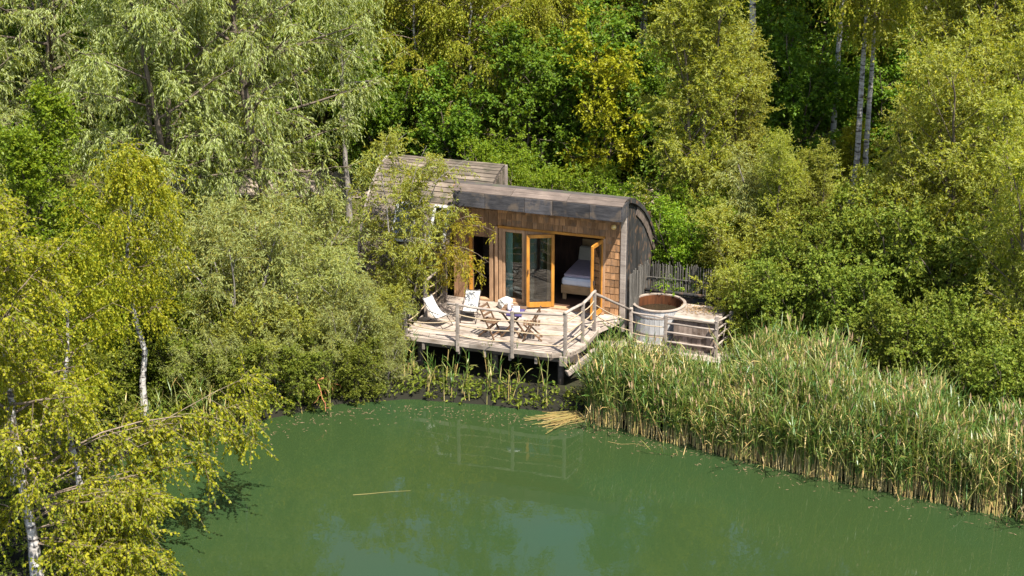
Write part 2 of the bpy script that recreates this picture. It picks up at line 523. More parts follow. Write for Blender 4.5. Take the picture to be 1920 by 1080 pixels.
def hnoise(x, y):
    return (np.sin(x * .9 + 1.3) * np.cos(y * .7) + .6 * np.sin(x * 2.1 + y * 1.7) + .4 * np.sin(x * 3.7 - y * 4.3))
def ground_h(x, y):
    x = np.asarray(x, float); y = np.asarray(y, float)
    d = shore_dist(x, y)
    land = 0.20 * (1 - np.exp(-np.clip(d, 0, None) / 0.35)) + 0.95 * (1 - np.exp(-np.clip(d - 5.2, 0, None) / 3.0))
    land = land + 0.11 * np.clip(d - 11, 0, 60) + 0.04 * hnoise(x, y) * np.clip(d, 0, 1)
    return np.where(d > 0, land, np.maximum(-2.2, d * 0.55))
def gz(x, y):
    return float(ground_h(np.array([x]), np.array([y]))[0])

def build_ground():
    def axis(lo, hi, cl, ch, fine, coarse):
        return np.concatenate([np.arange(lo, cl, coarse), np.arange(cl, ch, fine), np.arange(ch, hi + 1, coarse)])
    xs = axis(-300, 300, -22, 22, 0.4, 9)
    ys = axis(-60, 500, 28, 64, 0.4, 9)
    X, Y = np.meshgrid(xs, ys)
    Z = ground_h(X, Y)
    V = np.stack([X, Y, Z], -1).reshape(-1, 3)
    nx, ny = len(xs), len(ys)
    i = (np.arange(ny - 1)[:, None] * nx + np.arange(nx - 1)[None]).ravel()
    Fq = np.stack([i, i + 1, i + nx + 1, i + nx], -1)
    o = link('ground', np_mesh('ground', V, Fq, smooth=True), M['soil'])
    tag(o, 'dark forest soil sloping up from the pond', None, kind='structure')
    w = np_mesh('water', np.array([(-300, -60, 0), (300, -60, 0), (300, 60, 0), (-300, 60, 0)], float), np.array([[0, 1, 2, 3]]))
    w = link('water', w, M['water'])
    tag(w, 'murky green pond water', None, kind='structure')
    # sandy path behind the cabin
    n = 24
    t = np.linspace(0, 1, n)
    px_ = -13 + 20 * t
    py_ = 56.9 + .5 * np.sin(t * 5)
    V = []
    for k in range(7):
        yy = py_ - 1.15 + 2.3 * k / 6 + .1 * np.sin(px_ * 3 + k * 9) * (k in (0, 6))
        V.append(np.stack([px_, yy, ground_h(px_, yy) + 0.03], -1))
    V = np.concatenate(V)
    i = (np.arange(6)[:, None] * n + np.arange(n - 1)[None]).ravel()
    o = link('path', np_mesh('path', V, np.stack([i, i + 1, i + n + 1, i + n], -1), smooth=True), M['sand'])
    tag(o, 'pale sandy path behind the cabin', None, kind='structure')
build_ground()

# ------------------------------------------------------------------ the cabin frame: a along the facade, b into the building, z up
TH = math.radians(-19.0)
OX, OY, DZ = 2.948, 45.819, 1.2
def lw(a, b, z=0.0):
    return (OX + a * math.cos(TH) - b * math.sin(TH), OY + a * math.sin(TH) + b * math.cos(TH), z)
def frame_empty(name, a, b, z, label, cat, group=None, rz=0.0):
    return empty(name, lw(a, b, z), TH + rz, label, cat, group)
rnd = random.Random(11)
J = lambda s: rnd.uniform(-s, s)

def arc_L(t):           # front curve of the plank-clad wing
    return 2.0 - 2.6 * math.cos(t), DZ + 3.3 * math.sin(t)
R_PROF = [(-0.12, 4.47), (0.25, 4.43), (0.8, 4.24), (1.3, 4.0), (1.8, 3.72), (2.3, 3.34), (2.75, 2.92), (3.15, 2.48), (3.5, 2.02), (3.8, 1.52), (4.0, 1.1), (4.12, 0.75)]

def prof_z(b):
    for (b0, z0), (b1, z1) in zip(R_PROF, R_PROF[1:]):
        if b0 <= b <= b1:
            return z0 + (z1 - z0) * (b - b0) / (b1 - b0)
    return R_PROF[0][1] if b < R_PROF[0][0] else R_PROF[-1][1]

def shell(prof, a0, a1, th):
    """curved sheet with thickness along a"""
    P = np.array(prof)
    T = np.gradient(P, axis=0)
    Nn = np.stack([-T[:, 1], T[:, 0]], -1)
    Nn /= np.linalg.norm(Nn, axis=1, keepdims=True)
    Q = P - Nn * th
    poly = [tuple(p) for p in P] + [tuple(q) for q in Q[::-1]]
    n = len(P)
    V, Fc = [], []
    for a in (a0, a1):
        V += [(a, p[0], p[1]) for p in P] + [(a, q[0], q[1]) for q in Q]
    k = 2 * n
    for i in range(n - 1):
        Fc += [(i, i + 1, i + 1 + k, i + k), (n + i + k, n + i + 1 + k, n + i + 1, n + i), (i + n, i + n + 1, i + 1, i), (i + k, i + 1 + k, i + n + 1 + k, i + n + k)]
    Fc += [(0, k, k + n, n), (n - 1, 2 * n - 1, 2 * n - 1 + k, n - 1 + k)]
    me = bpy.data.meshes.new('shell')
    me.from_pydata(V, [], Fc)
    import bmesh
    bm = bmesh.new(); bm.from_mesh(me)
    bmesh.ops.recalc_face_normals(bm, faces=bm.faces[:])
    bm.to_mesh(me); bm.free()
    return me

def build_cabin():
    C = frame_empty('cabin', 0, 0, 0, 'curved timber cabin with shingled front, dark eave and open glazed doors', 'cabin')
    # ---- facade wall pieces (backing) with shingles
    wall = link('front_wall', poly_prism([(-4.82, DZ), (-4.28, DZ), (-4.28, 3.02), (-3.72, 3.02), (-3.72, DZ), (-3.52, DZ), (-3.52, 3.40), (-0.50, 3.40), (-0.50, DZ), (0, DZ), (0, 4.40), (-4.82, 4.40)], 1, 0.0, 0.14), M['wallwood'], C)
    # shingles over the doors: rows of different widths
    def shingle_row(a0, a1, zb, h, wmin, wmax, out):
        a = a0
        while a < a1 - 0.03:
            w = min(rnd.uniform(wmin, wmax), a1 - a)
            hh = h + rnd.uniform(0, .03)
            box('shingle', wall, M['shingle'], (a + w / 2, -out - .012, zb + hh / 2 - rnd.uniform(0, .018)), (round(w - .008, 2), 0.02, round(hh, 2)), (math.radians(-3.5 + J(1)), 0, J(.012)))
            a += w
    for r, zb in enumerate((3.78, 3.60, 3.42)):
        shingle_row(-3.52, -0.02, zb, 0.21, 0.12, 0.17, 0.004 + r * .006)
    for r in range(11):
        shingle_row(-0.47, -0.02, 3.22 - r * 0.2, 0.22, 0.11, 0.18, 0.006)
    # vertical boards on the entrance side
    for i, a in enumerate(np.arange(-4.80, -4.30, 0.125)):
        box('board', wall, M['wallwood'], (a + .06, -0.014, 2.5), (0.118, 0.022, 2.58), (0, 0, J(.01)))
    for i, a in enumerate(np.arange(-4.28, -3.54, 0.125)):
        box('board', wall, M['wallwood'], (a + .06, -0.014, 3.42), (0.118, 0.022, 0.78), (0, 0, J(.01)))
    box('door_post', C, M['larch'], (-4.30, -0.03, 2.12), (0.08, 0.1, 1.83), bev=.008)
    box('door_post', C, M['frame'], (-3.70, -0.03, 2.12), (0.11, 0.09, 1.83), bev=.008)
    box('door_post', C, M['frame'], (-3.55, -0.05, 2.29), (0.08, 0.09, 2.18), bev=.008)
    box('threshold', C, M['frame'], (-4.0, -0.02, 1.235), (0.5, 0.16, 0.05))
    # ---- fixed window and its frame
    win = box('window', C, M['frame'], (-3.44, 0.0, 2.31), (0.09, 0.12, 2.16), bev=.008)
    box('lintel', C, M['larch'], (-2.0, 0.0, 3.375), (3.02, 0.15, 0.07), bev=.006)
    def framed(a0, a1, z0, z1, b, mt, parent_name, wj=.08):
        fr = box(parent_name, C, mt, (a0 + wj / 2, b, (z0 + z1) / 2), (wj, 0.10, z1 - z0), bev=.006)
        def sub(n, m_, c, s):
            o = box(n, fr, m_, (c[0] - (a0 + wj / 2), c[1] - b, c[2] - (z0 + z1) / 2), s, bev=.006 if n != 'pane' else 0)
            return o
        sub('stile', mt, (a1 - wj / 2, b, (z0 + z1) / 2), (wj, 0.10, z1 - z0))
        sub('rail', mt, ((a0 + a1) / 2, b, z1 - .045), (a1 - a0 - 2 * wj, 0.098, .09))
        sub('rail', mt, ((a0 + a1) / 2, b, z0 + .06), (a1 - a0 - 2 * wj, 0.098, .12))
        sub('pane', M['glass'], ((a0 + a1) / 2, b, (z0 + z1) / 2), (a1 - a0 - 2 * wj + .02, 0.012, z1 - z0 - .18))
        return fr
    framed(-3.39, -2.74, 1.22, 3.33, 0.01, M['frame'], 'window')
    framed(-2.73, -2.02, 1.22, 3.33, 0.01, M['frame'], 'window')
    box('door_post', C, M['larch'], (-1.97, 0.0, 2.28), (0.09, 0.12, 2.12), bev=.008)
    box('door_post', C, M['frame'], (-0.50, 0.0, 2.28), (0.07, 0.12, 2.12), bev=.008)
    box('threshold', C, M['frame'], (-1.97, -0.01, 1.225), (3.0, 0.2, 0.045))
    # ---- the two open door leaves (own frame, hinged)
    def leaf(ha, ang, wid, side, mt):
        d = box('door', C, mt, (ha, -0.06, 2.29), (0.085, 0.055, 2.06), (0, 0, ang), bev=.006)   # hinge stile
        s = side
        box('stile', d, mt, (s * (wid - .085), 0, 0), (0.085, 0.055, 2.06), bev=.006)
        box('rail', d, mt, (s * (wid - .085) / 2, 0, 1.03 - .045), (wid - .17, 0.053, 0.09))
        box('rail', d, mt, (s * (wid - .085) / 2, 0, -1.03 + .07), (wid - .17, 0.053, 0.14))
        box('pane', d, M['glass'], (s * (wid - .085) / 2, 0, 0.025), (wid - .15, 0.012, 1.82))
        box('handle', d, M['darkmetal'], (s * (wid - .085), -0.05, 0.0), (0.02, 0.05, 0.12))
        return d
    leaf(-1.93, math.radians(24), 0.76, -1, M['larch'])
    leaf(-0.555, math.radians(82), 0.70, -1, M['larch'])
    # ---- lamps under the eave
    for (a, z) in ((-0.24, 3.70), (-4.53, 3.76)):
        th = np.linspace(0, math.pi / 2, 7)
        prof = np.stack([0.075 * np.cos(th), 0.075 * np.sin(th)], -1)
        V, Fc = [], []
        for r, h in prof:
            V += [(r * math.cos(k * math.pi / 6), -h, r * math.sin(k * math.pi / 6)) for k in range(12)]
        for i in range(6):
            for k in range(12):
                Fc.append((i * 12 + k, i * 12 + (k + 1) % 12, (i + 1) * 12 + (k + 1) % 12, (i + 1) * 12 + k))
        me = np_mesh('lamp', np.array(V), np.array(Fc), smooth=True)
        o = link('wall_lamp', me, M['brass'], C)
        o.location = (a, -0.07, z)
        box('lamp_mount', o, M['darkmetal'], (0, 0.01, 0), (0.06, 0.07, 0.06))
    # ---- eave: fascia boards, soffit, cap boards, bracket
    soff = box('soffit', C, M['shingle'], (-2.25, -0.30, 4.03), (4.62, 0.56, 0.025))
    fas = box('fascia', C, M['darkwood'], (-2.25, -0.575, 4.235), (4.64, 0.03, 0.38))
    a = -4.6
    for L in (0.92, 1.12, 0.78, 1.02, 0.9):
        L = min(L, 0.1 - a)
        box('fascia_board', fas, M['fascia'], (a + L / 2 + 2.25, -0.031, -.005 + J(.006)), (round(L - .012, 2), 0.03, 0.40), (J(.01), 0, J(.004)), bev=.006)
        a += L
    box('end_board', fas, M['fascia'], (2.36, 0.29, 0.0), (0.035, 0.62, 0.40))
    for j, (b0, z0, s, ang, dp) in enumerate(((-0.49, 4.465, 0.25, 12, 0.045), (-0.29, 4.515, 0.22, 6, 0.035))):
        a = -4.65
        for L in (1.7, 1.55, 1.6):
            L = min(L, 0.14 - a)
            box('cap_board', fas, M['cap'], (a + L / 2 + 2.25, b0 + .575, z0 - 4.235), (round(L - .01, 2), s, dp), (math.radians(ang), 0, J(.003)), bev=.01)
            a += L
    box('bracket', C, M['frame'], (-2.42, -0.2, 3.93), (0.06, 0.42, 0.09), (math.radians(-24), 0, 0), bev=.006)
    # ---- curved roof of the shingled half
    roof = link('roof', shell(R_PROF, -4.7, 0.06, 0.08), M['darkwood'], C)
    pts = np.array(R_PROF)
    seg = np.linalg.norm(np.diff(pts, axis=0), axis=1)
    s = np.concatenate([[0], np.cumsum(seg)])
    for k, q in enumerate(np.arange(0.1, s[-1] - .1, 0.2)):
        b = np.interp(q, s, pts[:, 0]); z = np.interp(q, s, pts[:, 1])
        b2 = np.interp(q + .1, s, pts[:, 0]); z2 = np.interp(q + .1, s, pts[:, 1])
        b1 = np.interp(q - .1, s, pts[:, 0]); z1 = np.interp(q - .1, s, pts[:, 1])
        ang = math.atan2(z2 - z1, b2 - b1)
        nb, nz = -math.sin(ang), math.cos(ang)
        for a0, a1 in ((-4.7, -2.3 + J(.5)), (None, 0.11)):
            if a0 is None: a0 = last
            last = a1
            box('plank', roof, M['roofdark'], ((a0 + a1) / 2, b + nb * .02, z + nz * .02), (round(a1 - a0 - .01, 2), 0.21, 0.03), (ang + math.radians(4), 0, J(.004)))
    # ---- end wall: tarred vertical boards cut to the curve
    ew_pts = [(0.0, 0.75), (0.0, 4.40)] + [(b, z - .09) for b, z in R_PROF[1:]]
    endw = link('end_wall', poly_prism(ew_pts, 0, -0.10, 0.02), M['interior'], C)
    b = 0.0
    while b < 3.85:
        w = rnd.uniform(.16, .24)
        z1 = min(prof_z(b + .01), prof_z(min(b + w, 4.1))) - .10
        zb = 0.75
        if z1 > zb + .1:
            box('board', endw, M['endwall'], (0.036 + J(.004), b + w / 2, (zb + z1) / 2), (0.026, round(w - .008, 2), round(z1 - zb, 2)), (0, J(.003), 0))
        b += w
    # band of shingles following the curve on the end wall, and the edge trim
    for q in np.arange(1.5, s[-1] - .1, 0.145):
        b = np.interp(q, s, pts[:, 0]); z = np.interp(q, s, pts[:, 1])
        b2 = np.interp(q + .1, s, pts[:, 0]); z2 = np.interp(q + .1, s, pts[:, 1])
        ang = math.atan2(z2 - z, b2 - b)
        nb, nz = math.sin(ang), -math.cos(ang)
        for rr, m_ in ((.20, .155), ):
            box('shingle', endw, M['cap'], (0.066 + J(.004), b + nb * rr, z + nz * rr), (0.024, 0.138, 0.30), (ang, 0, J(.02)))
    for i in range(len(R_PROF) - 1):
        (b0, z0), (b1, z1) = R_PROF[i], R_PROF[i + 1]
        ang = math.atan2(z1 - z0, b1 - b0)
        L = math.hypot(b1 - b0, z1 - z0)
        box('edge_trim', roof, M['endwall'], (0.10, (b0 + b1) / 2, (z0 + z1) / 2 - .055), (0.045, round(L + .02, 2), 0.10), (ang, 0, 0))
    box('corner_post', C, M['rail'], (0.03, -0.035, 2.38), (0.15, 0.06, 3.25), bev=.01)
    box('corner_post', C, M['fascia'], (0.085, 0.05, 2.5), (0.05, 0.12, 3.5), bev=.01)
    # ---- interior shell
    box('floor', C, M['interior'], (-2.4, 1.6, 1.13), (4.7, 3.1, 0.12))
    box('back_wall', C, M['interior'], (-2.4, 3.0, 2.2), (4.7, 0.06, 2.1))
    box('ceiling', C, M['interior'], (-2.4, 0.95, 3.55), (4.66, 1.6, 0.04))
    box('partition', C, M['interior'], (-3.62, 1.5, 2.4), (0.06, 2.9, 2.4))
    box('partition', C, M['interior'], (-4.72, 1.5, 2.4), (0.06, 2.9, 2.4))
    # ---- plank-clad wing with its curve to the pond
    N = 26
    prof = [arc_L(math.pi / 2 * i / 24) for i in range(25)]
    prof = [(-0.62, 0.55)] + prof
    cw = link('curved_wall', shell(prof, -7.35, -4.86, 0.06), M['darkwood'], C)
    up = [p for p in prof if p[0] > 0.55]
    link('curved_wall', shell(up, -4.855, -4.02, 0.06), M['darkwood'], C)
    arc = np.array([arc_L(t) for t in np.linspace(0, math.pi / 2, 200)])
    sl = np.concatenate([[0], np.cumsum(np.linalg.norm(np.diff(arc, axis=0), axis=1))])
    n = 27
    for k in range(n):
        q0 = sl[-1] * (k + .5) / n
        b, z = np.interp(q0, sl, arc[:, 0]), np.interp(q0, sl, arc[:, 1])
        bb, zz = np.interp(q0 + .05, sl, arc[:, 0]), np.interp(q0 + .05, sl, arc[:, 1])
        ang = math.atan2(zz - z, bb - b)
        nb, nz = -math.sin(ang), math.cos(ang)
        aend = -4.87 if b < 0.62 else -4.0
        aj = -6.1 + J(.7)
        for a0, a1 in ((-7.42, aj), (aj, aend)):
            if abs(z - 3.2) < .5:            # leave the skylights free
                pass
            box('plank', cw, M['plank'], ((a0 + a1) / 2, b + nb * .03, z + nz * .03), (round(a1 - a0 - .012, 2), 0.165, 0.028), (ang - math.radians(6 + J(4)), J(.006), J(.006)))
    for (a0, a1) in ((-5.42, -4.94), (-6.52, -5.92)):
        t0, t1 = math.radians(27), math.radians(48.5)
        (b0, z0), (b1, z1) = arc_L(t0), arc_L(t1)
        ang = math.atan2(z1 - z0, b1 - b0)
        L = math.hypot(b1 - b0, z1 - z0)
        nb, nz = -math.sin(ang), math.cos(ang)
        cb, cz = (b0 + b1) / 2 + nb * .14, (z0 + z1) / 2 + nz * .14
        f = box('skylight', C, M['whitewood'], ((a0 + .035), cb, cz), (0.07, L, 0.10), (ang, 0, 0), bev=.006)
        W = a1 - a0
        box('frame', f, M['whitewood'], (W - .07, 0, 0), (0.07, L, 0.10), bev=.006)
        box('frame', f, M['whitewood'], (W / 2 - .035, L / 2 - .035, 0), (W - .14, 0.07, 0.098))
        box('frame', f, M['whitewood'], (W / 2 - .035, -L / 2 + .035, 0), (W - .14, 0.07, 0.098))
        box('backing', f, M['interior'], (W / 2 - .035, 0, -.035), (W - .14, L - .14, 0.02))
        box('pane', f, M['glass'], (W / 2 - .035, 0, 0.015), (W - .13, L - .13, 0.012))
    # gable ends and back wall of that wing
    gp = [(2.0, 0.5), (-0.62, 0.5)] + [arc_L(math.pi / 2 * i / 16) for i in range(17)]
    link('gable', poly_prism([(b, z - .03) for b, z in gp], 0, -7.34, -7.28), M['plank'], C)
    gp2 = [(2.0, 3.0), (0.6, 3.0)] + [arc_L(math.radians(a_)) for a_ in np.linspace(57.5, 90, 9)]
    g2 = link('gable', poly_prism([(b, z - .03) for b, z in gp2], 0, -4.09, -4.03), M['cap'], C)
    for (b, z, h) in [(1.86, 4.2, .5), (1.7, 4.15, .5), (1.54, 4.1, .5), (1.38, 4.05, .5), (1.22, 3.98, .45), (1.06, 3.9, .4)]:
        box('board', g2, M['plank'], (-4.018, b, z), (0.02, 0.15, h))
    box('back_wall', C, M['plank'], (-5.68, 2.03, 2.5), (3.3, 0.05, 3.98))
    box('corner_post', C, M['rail'], (-4.0, 2.05, 3.6), (0.07, 0.07, 1.8))
    for i in range(16):
        (b0, z0), (b1, z1) = arc_L(math.pi / 2 * i / 16), arc_L(math.pi / 2 * (i + 1) / 16)
        ang = math.atan2(z1 - z0, b1 - b0)
        nb, nz = -math.sin(ang), math.cos(ang)
        box('edge_trim', cw, M['rail'], (-7.46, (b0 + b1) / 2 + nb * .02, (z0 + z1) / 2 + nz * .02), (0.06, round(math.hypot(b1 - b0, z1 - z0) + .01, 2), 0.12), (ang, 0, 0))
    # stilts down to the ground
    for a in (-7.1, -5.0, -2.5, -0.1):
        for b in (0.15, 2.0, 3.6):
            if a < -4 and b > 2.5: continue
            x, y, _ = lw(a, b)
            g = gz(x, y) - .15
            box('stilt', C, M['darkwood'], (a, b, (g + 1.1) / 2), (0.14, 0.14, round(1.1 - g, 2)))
    return C
build_cabin()

def build_bed():
    B = frame_empty('bed', -1.2, 1.65, 1.19, 'low pine bed with white sheet and mauve blanket inside the cabin', 'bed')
    box('bed_frame', B, M['pine'], (0, -0.86, 0.30), (1.5, 0.05, 0.24), bev=.008)
    box('side_rail', B, M['pine'], (-.72, 0.05, 0.3), (0.05, 1.75, 0.22))
    box('side_rail', B, M['pine'], (.72, 0.05, 0.3), (0.05, 1.75, 0.22))
    for a in (-.66, 0.05, .66):
        box('leg', B, M['pine'], (a, -0.82, 0.10), (0.10, 0.08, 0.2))
    for a in (-.66, .66):
        box('leg', B, M['pine'], (a, 0.85, 0.10), (0.10, 0.08, 0.2))
    box('mattress', B, M['sheet'], (0, 0, 0.52), (1.48, 1.8, 0.22), bev=.05)
    bl = box('blanket', B, M['blanket'], (-.02, 0.02, 0.655), (1.4, 1.5, 0.07), bev=.03)
    box('throw', bl, M['fascia'], (0.42, -0.45, 0.03), (0.55, 0.5, 0.05), (0, 0, .1), bev=.02)
    box('pillow', B, M['pillow'], (0.22, 0.74, 0.86), (0.62, 0.2, 0.5), (-.25, 0, 0.05), bev=.07)
    box('pillow', B, M['pillow'], (-.42, 0.74, 0.83), (0.6, 0.2, 0.42), (-.35, 0, -.05), bev=.07)
    box('headboard', B, M['pine'], (0.05, 0.98, 0.62), (1.5, 0.05, 1.15))
build_bed()

def build_curtain():
    n = 30
    t = np.linspace(0, 1, n)
    a = -3.40 + 0.24 * t
    b = 0.20 + 0.02 * np.sin(t * 24)
    V = np.concatenate([np.stack([a, b, np.full(n, 1.25)], -1), np.stack([a, b, np.full(n, 3.3)], -1),
                        np.stack([a, b + .006, np.full(n, 1.25)], -1), np.stack([a, b + .006, np.full(n, 3.3)], -1)])
    i = np.arange(n - 1)
    Fq = np.concatenate([np.stack([i, i + 1, i + n + 1, i + n], -1), np.stack([i + 2 * n + 1, i + 2 * n, i + 3 * n, i + 3 * n + 1], -1)])
    o = link('curtain', np_mesh('curtain', V, Fq, smooth=True), M['curtain'])
    o.location = lw(0, 0, 0)
    o.rotation_euler = (0, 0, TH)
    tag(o, 'pale turquoise curtain hanging behind the tall fixed window', 'curtain')
build_curtain()

# ------------------------------------------------------------------ terrace deck
def build_deck():
    D = frame_empty('terrace_deck', 0, 0, 0, 'weathered plank terrace with pole and rope railing built out over the pond', 'deck')
    def a_right(b):     # right edge of the deck: rounded pond corner, then back to the cabin corner
        if b > -1.15: return 0.02 - 0.34 * max(0, (-b - .3) / .85)
        if b > -2.5: return -0.32
        t = min(1, (-2.5 - b) / 0.75)
        return -0.32 - 0.62 * (1 - math.sqrt(max(0, 1 - t * t)))
    surf = box('deck_frame', D, M['darkwood'], (-2.72, -1.7, 1.03), (4.55, 2.85, 0.16))
    b = -0.06
    W = 0.137
    bs = []
    while b > -3.24:
        bs.append(b)
        b -= W
    for i, b in enumerate(bs):
        ar = min(a_right(b + W / 2 - .0), a_right(b - W / 2)) + J(.012)
        al = -5.1 + J(.03)
        if rnd.random() < .6:
            cut = rnd.choice([-4.0, -3.0, -2.0, -1.3]) + J(.05)
            pieces = [(al, cut), (cut, ar)]
        else:
            pieces = [(al, ar)]
        for a0, a1 in pieces:
            box('plank', surf, M['deck'], ((a0 + a1) / 2 + 2.72, b + 1.7, 1.2 - .022 - 1.03 + J(.003)), (round(a1 - a0 - .008, 2), W - .01, 0.042), (J(.012), 0, J(.001)), bev=.005)
    # rim boards
    rim = [(-5.12, -3.28), (-1.2, -3.28), (-0.93, -3.25), (-0.68, -3.13), (-0.46, -2.92), (-0.34, -2.62), (-0.30, -2.4), (-0.30, -1.2), (0.03, -0.35)]
    for (a0, b0), (a1, b1) in zip(rim, rim[1:]):
        ang = math.atan2(b1 - b0, a1 - a0)
        L = math.hypot(a1 - a0, b1 - b0)
        n = max(1, round(L / 2))
        for k in range(n):
            f = (k + .5) / n
            box('rim_board', D, M['deck'], (a0 + (a1 - a0) * f, b0 + (b1 - b0) * f, 1.145), (round(L / n, 3) - .002, 0.03, 0.11), (0, 0, ang))
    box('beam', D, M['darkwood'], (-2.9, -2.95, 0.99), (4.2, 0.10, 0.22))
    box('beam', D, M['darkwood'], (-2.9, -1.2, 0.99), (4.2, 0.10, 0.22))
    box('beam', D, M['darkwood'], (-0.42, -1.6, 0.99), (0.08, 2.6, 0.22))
    # joist ends below the front edge, and piles
    for a in (-4.45, -3.47, -2.75, -2.05, -1.35):
        box('joist_end', D, M['rail'], (a, -3.24, 0.99), (0.07, 0.07, 0.24), bev=.006)
    for a in (-4.7, -2.6, -0.8):
        for bb in (-2.85, -1.0):
            x, y, _ = lw(a, bb)
            g = gz(x, y) - .2
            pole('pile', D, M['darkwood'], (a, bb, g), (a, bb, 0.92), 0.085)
    # railing posts
    posts = {'p1': (-4.97, -3.18, 1.62), 'p2': (-3.47, -3.20, 2.30), 'p3': (-1.98, -3.18, 2.25), 'p4': (-0.60, -3.15, 2.32), 'p5': (-0.42, -2.22, 2.26), 'p6': (-0.37, -1.34, 2.30),
             'p0': (-4.95, -0.32, 2.2), 'p00': (-4.97, -1.75, 2.2)}
    for k, (a, b, t) in posts.items():
        low = 0.95 if k in ('p2', 'p3', 'p4') else 1.05
        box('post', D, M['rail'], (a, b - (.10 if k in ('p2', 'p3') else 0), (low + t) / 2), (0.085, 0.085, t - low), (J(.012), J(.012), J(.1)), bev=.01)
    box('post_foot', D, M['rail'], (-0.62, -3.24, 1.02), (0.20, 0.06, 0.26), bev=.008)
    P = {k: np.array((a, b - (.10 if k in ('p2', 'p3') else 0), t)) for k, (a, b, t) in posts.items()}
    def rail(k0, k1, dz0=-.06, dz1=-.06, r=.036, ext0=0, ext1=0):
        a, b = P[k0] + (0, 0, dz0), P[k1] + (0, 0, dz1)
        d = (b - a) / np.linalg.norm(b - a)
        pole('hand_rail', D, M['rail'], a - d * ext0, b + d * ext1, r, r * .9, k=6, wob=.006)
    rail('p2', 'p3', ext0=.28); rail('p3', 'p4'); rail('p4', 'p5', 0, 0, .042, .05); rail('p5', 'p6', 0, 0, .042, 0, .06)
    rail('p00', 'p0', 0, 0)
    def ropes(k0, k1, levels, sag):
        for z in levels:
            a = P[k0].copy(); b = P[k1].copy()
            a[2] = min(z, a[2] - .03); b[2] = z
            pole('rope', D, M['rope'], a, b, 0.016, sides=6, sag=sag + J(.02))
    ropes('p1', 'p2', (1.82, 1.52), .07)
    ropes('p2', 'p3', (1.98, 1.70, 1.42), .05)
    ropes('p3', 'p4', (1.98, 1.70, 1.42), .035)
    ropes('p4', 'p5', (2.06, 1.78, 1.5), .03)
    ropes('p5', 'p6', (2.06, 1.78, 1.5), .03)
    ropes('p00', 'p0', (2.0, 1.75, 1.5), .09)
    ropes('p1', 'p00', (1.55,), .08)
    # stair rail down to the tub platform
    q1 = np.array((0.32, -0.15, 1.48))
    pole('hand_rail', D, M['rail'], P['p6'] + (0, 0, -.05), q1 + (0, 0, -.04), 0.038, 0.032, k=5, wob=.005)
    for dz in (.30, .58):
        pole('rope', D, M['rope'], P['p6'] + (0, 0, -.05 - dz), q1 + (0, 0, -.04 - dz), 0.016, sides=6, sag=.06)
    # steps beside the deck edge
    for k, (a, b, z) in enumerate(((0.02, -1.55, 0.96), (0.16, -1.0, 0.78), (0.30, -0.5, 0.58))):
        box('step', D, M['deck'], (a, b, z), (0.46, 0.34, 0.05), (0, 0, J(.05) + math.radians(18)), bev=.006)
        box('step_block', D, M['darkwood'], (a, b + .04, z - .16), (0.36, 0.2, 0.26), (0, 0, math.radians(18)))
    # stout stringer logs below the corner
    box('stringer', D, M['rail'], (-0.36, -2.75, 0.78), (0.12, 0.80, 0.17), (math.radians(24), 0, math.radians(-38)), bev=.012)
    box('stringer', D, M['rail'], (-0.10, -2.25, 0.90), (0.13, 0.30, 0.30), (math.radians(8), 0, math.radians(-30)), bev=.012)
build_deck()

# ------------------------------------------------------------------ tub platform, hot tub, cover box
PZ = 0.40
def build_platform():
    D = frame_empty('tub_platform', 0, 0, 0, 'low plank platform with pole railing around the hot tub', 'platform')
    base = box('platform_frame', D, M['darkwood'], (1.62, 0.75, 0.28), (2.8, 2.25, 0.14))
    b = -0.42
    while b < 1.95:
        box('plank', base, M['deck'], (J(.02) + .02, b - .75, 0.40 - .021 - .28), (2.96, 0.132, 0.042), (0, 0, J(.002)), bev=.005)
        b += .142
    for a in (0.3, 2.9):
        for bb in (-.3, 1.8):
            x, y, _ = lw(a, bb)
            box('pile', D, M['darkwood'], (a, bb, .1), (0.12, 0.12, .32 - 2 * min(0, gz(x, y) - .3)))
    q = {'q1': (0.32, -0.15, 1.52), 'q2': (1.28, -0.17, 1.45), 'q3': (2.66, -0.16, 1.58), 'q4': (2.86, 0.70, 1.42), 'q5': (3.05, 1.82, 1.42)}
    for k, (a, b, t) in q.items():
        box('post', D, M['rail'], (a, b, (PZ + t) / 2), (0.085, 0.085, t - PZ), (J(.02), J(.02), J(.15)), bev=.01)
    P = {k: np.array(v) for k, v in q.items()}
    def rails(k0, k1, zs, r=.028, m_='rail', sag=0):
        for z0, z1 in zs:
            a, b = P[k0].copy(), P[k1].copy()
            a[2], b[2] = z0, z1
            d = (b - a) / np.linalg.norm(b - a)
            pole('rail' if m_ == 'rail' else 'rope', D, M[m_], a - d * .05, b + d * .05, r, r * .85, k=5, wob=.006, sag=sag)
    rails('q1', 'q2', [(1.40, 1.34)], .03)
    rails('q1', 'q2', [(1.14, 1.1), (0.82, 0.8)], .015, 'rope', .05)
    rails('q2', 'q3', [(1.40, 1.38), (1.20, 1.18), (0.95, 0.94), (0.68, 0.66)], .03)
    rails('q3', 'q4', [(1.42, 1.36), (1.2, 1.16), (0.96, 1.0), (0.7, 0.8)], .028)
    rails('q4', 'q5', [(1.34, 1.36), (1.1, 1.12), (0.84, 0.86)], .028)
    pole('beam', D, M['endwall'], (0.16, 1.82, 1.36), (3.15, 1.82, 1.33), 0.055, k=5, wob=.004)
    box('back_board', D, M['endwall'], (1.6, 1.88, 0.95), (2.85, 0.03, 0.6))
    # slanting laths on the open side
    for k in range(5):
        f = .15 + .16 * k
        a, b = P['q3'] * (1 - f) + P['q5'] * f, P['q3'] * (1 - f - .12) + P['q5'] * (f + .12)
        pole('lath', D, M['rail'], (a[0], a[1], PZ + .02), (b[0] + .02, b[1], 1.15), .016, .012, sides=6)
build_platform()

